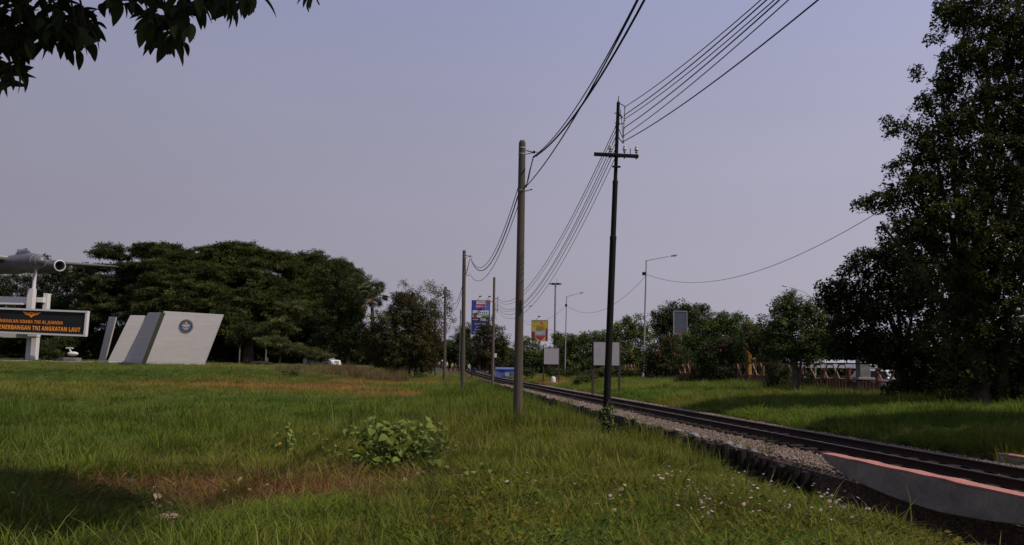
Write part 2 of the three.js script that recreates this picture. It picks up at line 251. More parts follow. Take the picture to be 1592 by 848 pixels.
// lobes: [px, py, rx, ry, push] in photograph pixels at the tree's distance, push in metres away from the camera
function tree(name, label, o) {
  seed = o.seed ?? (name.length * 31 + label.length * 7 + Math.round(o.z * 3));
  const mpp = o.z / F, foot = onG(at(o.foot[0], o.foot[1], o.z)), t = thing(name, label, o.cat ?? 'tree', foot, 0, o.group), list = [];
  const L = o.lobes.map(([px, py, rx, ry, push = 0, rz]) => { const p = at(px, py, o.z); p.z -= push; return { c: p.sub(foot), rx: rx * mpp * (1 + push / o.z), ry: ry * mpp, rz: rz ?? Math.max(rx, ry * .7) * mpp }; });
  if (o.trunk) {
    const top = L.reduce((a, l) => a.add(l.c), V(0, 0, 0)).divideScalar(L.length), fork = top.clone().multiplyScalar(.5); fork.y = Math.min(top.y * .55, o.fork ?? 99); fork.x *= .4; fork.z *= .4;
    const b = o.bark ?? mat.bark, k = o.trunk;
    M('trunk', [limbGeo([V(0, -.3, 0), V(fork.x * .2 + .05 * k, fork.y * .35, fork.z * .2), V(fork.x * .6, fork.y * .7, fork.z * .5), fork], k * 1.25, k * .7, 9), ...(o.trunks ?? []).map(([dx, dz, f]) => limbGeo([V(dx, -.3, dz), V(dx * 1.1, fork.y * .5, dz), V(dx * 1.5 + fork.x * .5, fork.y * 1.2, dz * 1.4)], k * f, k * f * .6, 8))], b, t);
    L.forEach((l, i) => { if (i % (o.limbEvery ?? 1) === 0) M('limb', limbGeo([fork.clone().multiplyScalar(.93), fork.clone().lerp(l.c, .42).add(V(.1 * l.rx * Math.sin(i * 2.3), -.16 * l.ry, .1 * l.rz * Math.cos(i * 1.7))), fork.clone().lerp(l.c, .86)], k * .42, k * .06, 6), b, t); });
  }
  const S = o.leaf ?? .9, C = o.col ?? [.05, .066, .022];
  for (const l of L) {
    const n = Math.max(8, Math.round((o.density ?? 1) * 30 * (l.rx * l.ry + l.rx * l.rz + l.ry * l.rz) / 3 / (S * S))), ph = rr(0, 50);
    const lobeTone = rr(.85, 1.15);
    for (let i = 0; i < n; i++) {
      const d = V(rr(-1, 1), rr(-1, 1), rr(-1, 1)); if (d.lengthSq() > 1) { i--; continue; } d.normalize();
      const lump = 1 + (o.lump ?? .28) * vn(d.x * 2.2 + ph, d.y * 2.2, d.z * 2.2) + .12 * vn(d.x * 6 + ph, d.y * 6, d.z * 6), r = lump * (rnd() < .62 ? rr(.8, 1.02) : rr(.25, .85));
      const p = V(d.x * l.rx * r, d.y * l.ry * r, d.z * l.rz * r).add(l.c), s = S * rr(.65, 1.3), b = lobeTone * rr(.65, 1.4), y = rr(-.12, .2);
      if (p.y < .2) continue;
      list.push([p, rr(-.5, .5), rr(0, 6.3), rr(-.5, .5), V(s, s * rr(.8, 1.1), s), C[0] * b * (1 + y * 1.4), C[1] * b, C[2] * b * (1 - y)]);
    }
  }
  instanced('crown', CL[o.kind ?? 'mid'], foliageM, list, t);
  if (o.flowers) {
    const fl = []; for (const [px, py, n, r] of o.flowers.at) for (let i = 0; i < n; i++) { const p = at(px + rr(-r, r), py + rr(-r, r), o.z).sub(foot); p.z += o.flowers.front + rr(-.25, .25); const b = rr(.6, 1.2), c = o.flowers.col, s = rr(.07, .15); p.x += rr(-.3, .3); p.y += rr(-.25, .25); fl.push([p, rr(0, 6), rr(0, 6), rr(0, 6), V(s, s, s), c[0] * b, c[1] * b, c[2] * b]); }
    instanced('blossom', CL.sparse2 ??= clusterGeo(9, .5, .7, .5, .8, 12, .4), petalM, fl, t);
  }
  return t;
}
// --- left: the great spreading tree and its neighbours
{
  seed = 77; const lobes = [], top = [[110, 425], [128, 386], [160, 376], [200, 372], [262, 376], [300, 368], [335, 365], [400, 372], [470, 386], [505, 398], [535, 420], [552, 445]];
  const topY = (x) => { for (let i = 1; i < top.length; i++) if (x <= top[i][0]) { const a = top[i - 1], b = top[i]; return a[1] + (b[1] - a[1]) * (x - a[0]) / (b[0] - a[0]); } return 450; };
  for (let i = 0; i < 175; i++) {
    const x = rr(212, 545), ty = topY(x), edge = Math.min(1, Math.min(x - 190, 560 - x) / 80), f = Math.pow(rnd(), .8), y = ty + 1 + f * (520 - ty) * (.55 + .45 * edge), out = Math.sqrt(Math.max(0, 1 - ((x - 375) / 200) ** 2)) * Math.pow(f, .55);
    lobes.push([x, y, rr(16, 32), rr(7, 13), 13 - 19 * out + rr(-1, 1), rr(1.6, 3)]);
  }
  for (let i = 0; i < 34; i++) lobes.push([rr(240, 530), rr(398, 500), rr(24, 36), rr(18, 26), rr(8, 12), 4]);
  tree('rain_tree', 'huge dome shaped spreading tree with layered dark foliage behind the white slabs', { z: 118, foot: [385, 564], lobes, kind: 'fine', leaf: 1.15, density: 1.5, trunk: .65, fork: 4.5, limbEvery: 14, lump: .24, col: [.052, .066, .017] });
  seed = 78; const l2 = [];
  for (let i = 0; i < 60; i++) { const x = rr(112, 275), ty = topY(x) + 4, f = Math.pow(rnd(), .8); l2.push([x, ty + 2 + f * 120, rr(14, 28), rr(5, 8), 4 - 7 * f + rr(-2, 2), 2.4]); }
  for (let i = 0; i < 16; i++) l2.push([rr(120, 250), rr(420, 530), rr(22, 30), rr(16, 24), rr(2, 6), 4]);
  tree('rain_tree', 'dark flat topped tree behind the wing tip of the jet', { z: 134, foot: [190, 564], lobes: l2, kind: 'fine', leaf: 1.2, density: 1.2, trunk: .55, fork: 4, limbEvery: 10, lump: .2, col: [.045, .06, .02] });
  tree('background_tree', 'dark tree mass behind the jet and the orange lettered board', { z: 142, foot: [40, 562], lobes: [[-30, 470, 40, 40], [20, 460, 45, 38], [75, 455, 42, 40], [100, 430, 30, 20], [60, 510, 60, 40], [0, 515, 60, 40], [100, 500, 45, 50], [150, 520, 40, 40], [62, 410, 18, 14]], trunk: .4, leaf: 1.2, col: [.03, .042, .015] });
  tree('upright_tree', 'tall dark narrow tree at the right end of the spreading tree', { z: 110, foot: [540, 566], lobes: [[515, 430, 28, 26], [535, 450, 26, 30], [548, 480, 22, 32], [525, 490, 30, 35], [545, 520, 26, 34], [515, 530, 34, 34], [528, 408, 12, 8], [560, 530, 18, 30]], trunk: .3, leaf: .95, density: 1.1, col: [.042, .056, .019] });
  tree('understory_tree', 'dark bushy tree under the left half of the spreading crown', { z: 128, foot: [290, 564], lobes: [[260, 510, 40, 40], [300, 520, 40, 40], [340, 525, 40, 38], [390, 530, 44, 36], [440, 525, 40, 40], [485, 525, 40, 40], [220, 520, 36, 36]], trunk: .25, leaf: 1.1, col: [.028, .038, .014], cat: 'tree' });
  tree('sapling', 'small pale green tree with flat layered foliage beside the white car', { z: 92, foot: [433, 575], lobes: [[496, 554, 22, 7, -1], [440, 538, 34, 5], [470, 545, 32, 5], [480, 551, 24, 4], [450, 548, 30, 5], [425, 530, 24, 6], [430, 505, 26, 16, 2], [445, 480, 26, 16, 3]], kind: 'fine', trunk: .12, fork: 2, leaf: .75, density: 1.3, col: [.075, .088, .03], bark: mat.paleBark });
  for (const [x, lab] of [[371, 'thin pale trunked sapling left of the pale layered tree'], [412, 'thin dark sapling just left of the pale layered tree']]) tree('sapling', lab, { z: 100, foot: [x, 572], lobes: [[x - 4, 525, 14, 12], [x + 8, 512, 16, 12]], trunk: .09, leaf: .8, col: [.035, .045, .016], bark: mat.paleBark });
  tree('thicket_tree', 'brownish green many stemmed tree with sparse right side beside the pole row', { z: 72, foot: [636, 592], lobes: [[610, 500, 34, 26], [640, 485, 34, 24], [660, 505, 28, 30], [600, 530, 34, 26], [645, 535, 40, 26], [625, 465, 22, 12], [668, 540, 22, 24], [585, 550, 20, 22], [620, 562, 34, 16], [578, 525, 16, 20], [655, 565, 24, 14]], trunk: .14, trunks: [[-.7, .3, .9], [.5, .2, .8], [.9, -.3, .9], [-.25, .5, .7]], leaf: .62, density: 1.05, lump: .35, col: [.062, .06, .022] });
  tree('sparse_tree', 'open twiggy tree crown rising above the thicket left of the pole row', { z: 73, foot: [655, 592], lobes: [[628, 442, 9, 7], [645, 455, 14, 9], [665, 447, 12, 9], [680, 455, 14, 10], [695, 462, 10, 9], [690, 485, 14, 12], [700, 478, 7, 7], [672, 470, 16, 10], [703, 500, 7, 6], [640, 465, 12, 8], [690, 510, 12, 10]], kind: 'sparse', trunk: .12, fork: 3.4, leaf: .6, density: 1.0, col: [.085, .072, .028] });
  tree('shrub', 'dark green shrub at the foot of the thicket stems', { z: 70.5, foot: [640, 596], lobes: [[622, 590, 16, 9], [640, 592, 14, 8], [655, 590, 14, 9], [608, 586, 12, 12]], leaf: .5, col: [.04, .055, .018], cat: 'shrub' });
  tree('shrub', 'low dark bush in front of the tilted grey slab row', { z: 60, foot: [265, 586], lobes: [[222, 582, 16, 6], [250, 581, 18, 7], [280, 583, 20, 6], [310, 582, 14, 5]], leaf: .45, col: [.05, .062, .02], cat: 'shrub' });
  tree('shrub', 'low dark bush right of the white slabs in the dry strip', { z: 56, foot: [352, 592], lobes: [[340, 590, 14, 6], [360, 592, 14, 5], [385, 590, 16, 5], [452, 582, 14, 5]], leaf: .42, col: [.04, .055, .018], cat: 'shrub' });
  tree('shrub', 'round green bush beside the monument columns', { z: 84, foot: [75, 562], lobes: [[70, 548, 14, 12], [84, 552, 14, 10]], leaf: .5, col: [.045, .062, .018], cat: 'shrub' });
  tree('shrub', 'small green plant growing at the foot of the dark slab', { z: 80.5, foot: [209, 565], lobes: [[209, 553, 6, 9], [214, 557, 5, 6]], leaf: .4, col: [.04, .055, .018], cat: 'shrub' });
}
{ // fan palm
  const Z = 108, foot = onG(at(577, 566, Z)), top = at(578, 461, Z).sub(foot), t = thing('fan_palm', 'fan palm with ragged round crown rising beside the dark upright tree', 'palm tree', foot); seed = 31;
  M('trunk', limbGeo([V(0, -.3, 0), top.clone().multiplyScalar(.5).add(V(.15, 0, 0)), top], .28, .2, 9), mat.bark, t);
  const fr = []; for (let k = 0; k < 20; k++) {
    const a = k * 2.4 + rr(-.3, .3), el = rr(-.8, 1.25), d = V(Math.cos(a) * Math.cos(el), Math.sin(el), Math.sin(a) * Math.cos(el)), len = rr(1.1, 1.7), tip = top.clone().addScaledVector(d, len), q = new THREE.Quaternion().setFromUnitVectors(V(0, 0, 1), d.clone().add(V(0, -.25, 0)).normalize());
    fr.push(bar(top, tip, .03, .02, 4));
    const pos = []; for (let i = 0; i < 15; i++) { const th = -1.75 + 3.5 * i / 14, R = rr(.95, 1.25), p = (r, o, z) => V(Math.sin(th + o) * r, z, Math.cos(th + o) * r).applyQuaternion(q).add(tip), A = p(.05, 0, 0), B = p(R * .6, .07, .05), C = p(R, 0, -.22), D = p(R * .6, -.07, .05); for (const v of [A, B, C, A, C, D]) pos.push(v.x, v.y, v.z); }
    const g = new THREE.BufferGeometry(); g.setAttribute('position', new THREE.Float32BufferAttribute(pos, 3)); g.setAttribute('uv', new THREE.Float32BufferAttribute(new Float32Array(pos.length / 3 * 2), 2)); g.computeVertexNormals();
    M('frond', merge([fr.pop(), g]), k < 17 ? (mat.palm ??= std(col(.05, .065, .024), .7, { side: THREE.DoubleSide })) : (mat.palmDry ??= std(col(.16, .11, .06), .9, { side: THREE.DoubleSide })), t);
  }
}
// the far woods that close the view: nobody could count these trees
{
  seed = 901; const list = [];
  const row = (x0, x1, z, top, n, c) => { for (let i = 0; i < n; i++) { const x = rr(x0, x1), t = top(x), base = at(x, 560, z), h = at(x, t, z).y, k = Math.pow(rnd(), .8), y = base.y * 0 + (h - 0) * (1 - k * .98) * (.82 + .18 * vn(x * .045, z)), s = rr(1.6, 3.2), b = rr(.6, 1.3); list.push([V(base.x, Math.max(.5, y), -z + rr(-5, 5)), rr(-.4, .4), rr(0, 6), rr(-.4, .4), V(s, s, s), c[0] * b, c[1] * b, c[2] * b]); } };
  row(-80, 720, 175, (x) => 505 + 25 * ss(420, 640, x), 5200, [.028, .038, .014]);
  row(690, 1000, 235, (x) => 540 + 14 * ss(790, 830, x), 2200, [.036, .05, .018]);
  row(780, 1700, 150, (x) => 557 - 31 * ss(900, 1250, x), 5200, [.034, .047, .017]);
  tag(instanced('far_woods', CL.broad, foliageM, list), 'continuous dark far woods closing the horizon behind the nearer trees', 'woods');
}
// --- trees behind the track's far end and along the road
const BG = 'roadside trees beyond the track';
tree('background_tree', 'brown tipped round tree in front of the tall blue billboard', { z: 135, foot: [762, 574], lobes: [[765, 520, 20, 22], [748, 540, 20, 22], [780, 545, 14, 24], [762, 555, 24, 20], [752, 512, 10, 9], [745, 560, 16, 14]], trunk: .25, leaf: 1.1, col: [.06, .055, .022] });
tree('background_tree', 'far green tree between the pole row and the blue billboard', { z: 200, foot: [715, 572], lobes: [[700, 545, 16, 18], [716, 530, 14, 24], [730, 540, 14, 26], [690, 558, 20, 14], [712, 560, 20, 14], [728, 515, 10, 14], [742, 556, 14, 16]], trunk: .3, leaf: 1.5, col: [.04, .058, .02] });
tree('background_tree', 'far low trees at the left of the pole row end', { z: 215, foot: [668, 570], lobes: [[660, 552, 20, 18], [680, 548, 16, 20], [640, 555, 18, 16]], trunk: .3, leaf: 1.5, col: [.035, .05, .018] });
tree('background_tree', 'low green tree under the yellow billboard just right of the big pole', { z: 150, foot: [822, 577], lobes: [[800, 552, 16, 18], [822, 540, 18, 16], [838, 553, 14, 16], [815, 560, 22, 16]], trunk: .22, leaf: 1.1, col: [0.0715, 0.1013, 0.0264] });
tree('background_tree', 'dark tree behind the smaller blank board', { z: 125, foot: [858, 579], lobes: [[852, 553, 16, 16], [874, 540, 17, 20], [862, 562, 24, 14], [868, 527, 11, 9]], trunk: .22, leaf: 1.0, col: [0.0546, 0.081, 0.022] });
tree('background_tree', 'green tree at the foot of the high mast light', { z: 118, foot: [897, 580], lobes: [[885, 537, 18, 18], [905, 530, 16, 14], [900, 552, 22, 20], [880, 560, 18, 14]], trunk: .22, leaf: 1.0, col: [0.065, 0.0918, 0.0242] });
tree('background_tree', 'rounded green tree behind the larger blank board', { z: 100, foot: [935, 583], lobes: [[918, 532, 18, 16], [940, 524, 18, 14], [930, 552, 26, 22], [955, 545, 18, 20]], trunk: .22, leaf: .95, col: [0.0598, 0.0864, 0.0231] });
tree('background_tree', 'light green tree beside the tall street lamp', { z: 92, foot: [985, 586], lobes: [[965, 516, 16, 18], [988, 508, 18, 20], [975, 540, 24, 22], [1003, 530, 14, 24], [990, 560, 26, 18], [970, 500, 9, 8]], trunk: .22, leaf: .9, col: [0.0832, 0.1188, 0.0286] });
tree('background_tree', 'dense dark tree behind the blue grey sign', { z: 120, foot: [1060, 584], lobes: [[1040, 492, 26, 20], [1062, 488, 28, 18], [1085, 495, 20, 24], [1045, 520, 34, 28], [1085, 530, 30, 34], [1060, 550, 34, 24], [1028, 505, 14, 22], [1092, 480, 9, 8]], trunk: .3, leaf: 1.05, col: [.04, .058, .02] });
tree('background_tree', 'bright green broad tree right of the blue grey sign', { z: 84, foot: [1130, 592], lobes: [[1115, 505, 24, 18], [1140, 502, 26, 18], [1100, 525, 22, 24], [1150, 525, 32, 26], [1125, 545, 36, 26], [1172, 525, 22, 26], [1072, 538, 24, 22], [1055, 548, 20, 18]], trunk: .22, leaf: .85, density: 1.1, col: [0.0715, 0.1053, 0.0264] });
tree('flowering_shrub', 'tall oleander bush with salmon blossoms behind the street lamp base', { z: 72, foot: [1035, 592], lobes: [[1015, 555, 18, 20], [1040, 545, 22, 22], [1060, 560, 16, 20], [1035, 570, 28, 16], [1012, 575, 14, 12]], leaf: .62, trunk: .07, col: [.044, .058, .022], cat: 'shrub', flowers: { at: [[1045, 548, 8, 6], [1062, 565, 7, 6], [1022, 560, 8, 8], [1038, 557, 8, 8], [1012, 580, 6, 5], [1050, 520, 4, 6], [1028, 545, 5, 8]], front: 1.25, col: [.30, .085, .06] } });
tree('flowering_shrub', 'dark bush with rose pink blossoms in front of the red fence', { z: 60, foot: [1125, 602], lobes: [[1105, 550, 22, 22], [1130, 535, 26, 22], [1150, 555, 22, 24], [1120, 575, 30, 16], [1090, 575, 14, 14]], leaf: .58, trunk: .08, col: [.036, .05, .019], cat: 'shrub', flowers: { at: [[1103, 543, 10, 5], [1125, 530, 8, 6], [1120, 537, 8, 7]], front: 1.2, col: [.28, .07, .075] } });
tree('flowering_shrub', 'bush with scattered pink blossoms around the yellow post', { z: 57, foot: [1180, 600], lobes: [[1165, 520, 18, 18], [1185, 530, 18, 16], [1180, 552, 16, 18], [1200, 560, 14, 16]], leaf: .55, trunk: .07, col: [.044, .058, .021], cat: 'shrub', flowers: { at: [[1162, 515, 6, 5], [1178, 531, 8, 5], [1195, 539, 10, 6], [1155, 542, 6, 4], [1175, 545, 5, 5]], front: .9, col: [.30, .09, .07] } });
tree('shrub', 'yellowing low bush along the fence left of the pink blossoms', { z: 61, foot: [1080, 604], lobes: [[1072, 592, 14, 10], [1090, 586, 14, 14], [1060, 594, 12, 8], [1125, 592, 22, 12], [1148, 594, 14, 9]], leaf: .5, col: [.085, .075, .026], cat: 'shrub' });
tree('shrub', 'dark leafy bush against the fence under the leaning trunked tree', { z: 47, foot: [1225, 612], lobes: [[1205, 590, 16, 16], [1222, 596, 18, 14], [1252, 594, 16, 14], [1212, 574, 14, 14]], leaf: .48, col: [.04, .052, .018], cat: 'shrub' });
tree('shrub', 'low green brush on the bank behind the smaller blank board', { z: 88, foot: [890, 590], lobes: [[872, 583, 16, 9], [890, 582, 16, 10], [905, 586, 14, 8], [858, 580, 10, 10], [820, 581, 14, 8]], leaf: .7, col: [.05, .06, .023], cat: 'shrub' });
tree('shrub', 'round dark bush on the bank between the two blank boards', { z: 64, foot: [905, 602], lobes: [[898, 596, 9, 8], [910, 592, 12, 9], [920, 588, 10, 8]], leaf: .5, col: [.045, .058, .02], cat: 'shrub' });
tree('shrub', 'low scrub behind the larger blank board', { z: 80, foot: [960, 592], lobes: [[930, 580, 16, 9], [950, 578, 16, 10], [975, 580, 16, 10], [995, 582, 14, 9]], leaf: .65, col: [.052, .06, .023], cat: 'shrub' });
tree('roadside_tree', 'leafy tree with leaning dark trunk in front of the hexagon fence', { z: 44, foot: [1236, 616], lobes: [[1222, 475, 24, 18], [1250, 482, 28, 20], [1208, 505, 26, 22], [1240, 515, 36, 24], [1270, 515, 24, 26], [1215, 540, 30, 20], [1255, 548, 32, 18], [1195, 525, 14, 14], [1228, 458, 10, 8], [1290, 498, 22, 22], [1285, 535, 22, 18]], trunk: .17, trunks: [[.22, .1, .6]], fork: 1.9, leaf: .55, density: 1.2, col: [0.0585, 0.0837, 0.022] });
tree('shade_tree', 'big dark tree with low drooping crown over the parked car', { z: 35, foot: [1418, 634], lobes: [[1310, 455, 36, 26], [1350, 415, 38, 30], [1395, 395, 38, 28], [1330, 500, 44, 32], [1380, 470, 50, 44], [1430, 440, 50, 50], [1310, 535, 34, 20], [1360, 540, 44, 26], [1410, 545, 46, 38], [1460, 520, 50, 50], [1285, 470, 14, 14], [1420, 590, 30, 26], [1470, 575, 34, 30], [1400, 612, 30, 20], [1445, 615, 26, 18]], trunk: .28, trunks: [[.5, .2, .7], [-.45, .1, .6]], fork: 2.2, leaf: .5, density: 1.25, lump: .35, col: [.032, .044, .016], kind: 'broad' });
{
  const lobes = [[1540, 20, 60, 44], [1490, 25, 34, 26], [1575, 90, 70, 60], [1505, 90, 44, 36], [1470, 130, 28, 22], [1530, 160, 64, 50], [1600, 190, 70, 70], [1480, 200, 46, 34], [1440, 165, 18, 14], [1440, 235, 40, 28], [1400, 200, 22, 14], [1385, 192, 12, 8], [1510, 260, 70, 56], [1590, 300, 80, 80], [1420, 290, 44, 28], [1375, 315, 26, 16], [1345, 316, 16, 9], [1460, 330, 62, 48], [1540, 370, 80, 64], [1420, 360, 46, 26], [1480, 420, 64, 50], [1560, 460, 80, 70], [1630, 400, 80, 90], [1500, 510, 60, 50], [1570, 550, 64, 44], [1640, 540, 60, 60], [1640, 60, 70, 90], [1650, 230, 80, 90], [1510, 575, 46, 34], [1425, 112, 12, 8], [1455, 60, 12, 9], [1470, 15, 18, 12], [1390, 255, 14, 10], [1560, 612, 40, 26], [1490, 615, 26, 22], [1610, 610, 50, 34]];
  tree('shade_tree', 'tallest tree, huge dark crown filling the right edge up to the sky', { z: 30, foot: [1520, 650], lobes, trunk: .42, trunks: [[.7, .3, .55]], fork: 2.6, limbEvery: 2, leaf: .44, density: .98, lump: .5, col: [.05, .062, .018], kind: 'broad' });
  tree('shade_tree', 'second dark tree close to the track outside the right edge, nearer the camera', { z: 17, foot: [1880, 760], lobes: [[1712, 330, 92, 120], [1735, 440, 105, 90], [1850, 300, 130, 150], [1980, 250, 150, 150], [2000, 420, 150, 150], [1790, 150, 110, 110], [1920, 80, 140, 120], [1850, 480, 120, 100], [2090, 280, 130, 140], [1690, 500, 70, 50]], trunk: .3, fork: 2.4, leaf: .55, density: .8, lump: .25, col: [.036, .048, .017], kind: 'broad' });
  tree('shade_tree', 'dark tree standing close to the track just outside the right edge', { z: 21, foot: [1800, 700], lobes: [[1700, 400, 90, 90], [1800, 300, 120, 120], [1900, 450, 120, 100], [1760, 180, 120, 120], [1880, 200, 110, 110], [1720, 560, 70, 60]], trunk: .35, fork: 2.6, leaf: .55, density: .8, lump: .35, col: [.036, .048, .017], kind: 'broad' });
}
// ---------------------------------------------------------------- poles and wires
function lean(o, base, top) { o.position.copy(base); o.quaternion.setFromUnitVectors(V(0, 1, 0), top.clone().sub(base).normalize()); }
const spans = [];
{
  const LP = 7.35, root = thing('concrete_pole', 'nearest round grey brown concrete pole with cable bracket near its top', 'pole', V(0, 0, 0), 0, 'concrete cable poles along the track');
  M('shaft', lathe([[.122, -.6], [.118, 0], [.087, LP - .12], [.085, LP - .05], [.06, LP], [0, LP + .015]], 20), mat.concrete, root);
  for (const y of [LP - .2, LP - .36]) M('clamp_band', cyl(.095, .095, .035, 0, y, 0, 20), mat.galv, root);
  M('bracket', [bar(V(.1, LP - .26, 0), V(.3, LP - .31, 0), .014), bar(V(.1, LP - .36, 0), V(.3, LP - .31, 0), .01), sph(.035, .31, LP - .3, 0, 1, 1.2, 1), tube([V(.31, LP - .3, 0), V(.38, LP - .3, 0), V(.4, LP - .36, 0), V(.38, LP - .43, 0)], .008)], mat.blackSteel, root);
  M('cable_drop', [tube([V(.28, LP - .48, 0), V(.22, LP - .75, .02), V(.15, LP - 1.1, .05), V(.06, LP - 1.3, .13)], .017), tube([V(.29, LP - .46, 0), V(.19, LP - .85, .03), V(.12, LP - 1.25, .08)], .014)], mat.wire, root);
  M('hook', [bar(V(.09, LP - 1.33, 0), V(.26, LP - 1.28, 0), .012), sph(.02, .26, LP - 1.28, 0)], mat.blackSteel, root);
  M('clamp_band', cyl(.099, .099, .035, 0, LP - 1.31, 0, 20), mat.galv, root);
  M('base_strap', cyl(.122, .121, .05, 0, .28, 0, 20), mat.dark, root);
  const P = [[804.5, 665, 20.8, 812], [719, 614, 42, 721.5], [691, 588, 62.5, 693.5], [677, 582, 84, 678.5], [667, 578, 106, 668]];
  const labs = [null, 'second concrete pole of the row, dark, left of the blue billboard', 'third concrete pole, standing against the sparse twiggy tree', 'fourth slim concrete pole, just right of the dark thicket', 'farthest slim pole beside the small white sign'];
  const B = P.map(([x, y, z]) => onG(at(x, y, z))), tops = P.map(([x, y, z, xt], i) => { const t = at(xt, 400, z); t.y = B[i].y + LP; return t; });
  // the first pole stands where its foot and head are in the photograph
  tops[0] = at(812, 217, 20.8); B[0] = at(804.5, 668, 20.8); B[0].y = Math.min(B[0].y, H(B[0].x, B[0].z)); 
  P.forEach((q, i) => { const o = i ? copy(root, labs[i]) : root; lean(o, B[i], tops[i]); const k = tops[i].distanceTo(B[i]) / LP; if (Math.abs(k - 1) > .01) o.scale.set(1, k, 1); });
  const back = copy(root, 'concrete pole of the same row beside the camera, outside the view'); lean(back, V(2.9, 0, .4), V(2.9, 9.8, .4)); back.scale.set(1, 1.36, 1);
  // three cables in each span
  const A = (i, dx, dy) => { const u = tops[i].clone().sub(B[i]).normalize(); return tops[i].clone().addScaledVector(u, dy).add(V(dx, 0, 0)); };
  const behind = V(3.2, 9.6, .4);
  spans.push(['thick overhead cable from the nearest concrete pole up and out of frame', A(0, .285, -.47), behind, 1.54, .019], ['thinner overhead cable twisted beside the thick one above the nearest pole', A(0, .285, -.45), behind.clone().add(V(-.12, .1, 0)), 1.5, .011], ['lower slack cable joining the nearest pole well below its bracket', A(0, .1, -1.25), behind.clone().add(V(0, -.1, 0)), 1.1, .012]);
  spans.push(['thick cable sagging between the first two concrete poles', A(0, .02, -1.1), A(1, .33, -.4), 1.35, .017], ['thin cable sagging just above the thick one between the first two concrete poles', A(0, .0, -.95), A(1, .32, -.38), 1.28, .011], ['lowest slack cable between the first two concrete poles', A(0, .05, -1.3), A(1, .27, -1.15), 1.2, .010]);
  for (let i = 1; i < 4; i++) spans.push([['cable sagging from the second to the third concrete pole', 'cable sagging from the third to the fourth concrete pole', 'cable sagging between the two farthest slim poles'][i - 1], A(i, .1, -1.0), A(i + 1, .3, -.4), 1.3, .015]);
  spans.push(['lower cable sagging from the second to the third concrete pole', A(1, .1, -1.3), A(2, .27, -1.1), 1.2, .012]);
  // other thin uprights
  const sp = thing('steel_post', 'thin brown post right of the second pole against the trees', 'post', onG(at(713.5, 583, 100)));
  { const h = at(713.5, 482, 100).y - sp.position.y; M('shaft', cyl(.09, .06, h + .3, 0, h / 2 - .15, 0, 10), mat.concrete, sp); M('bracket', [box(.5, .06, .06, .15, h - .3, 0), sph(.09, .35, h - .25, 0)], mat.blackSteel, sp); }
  const mp = thing('marker_post', 'short dark marker post beside the track near the crossing', 'post', onG(at(733.5, 587, 92)));
  M('shaft', bev(.16, 1.35, .16, 0, .5, 0, .02), mat.stake, mp); M('cap', bev(.2, .08, .2, 0, 1.2, 0, .02), mat.stake, mp);
}
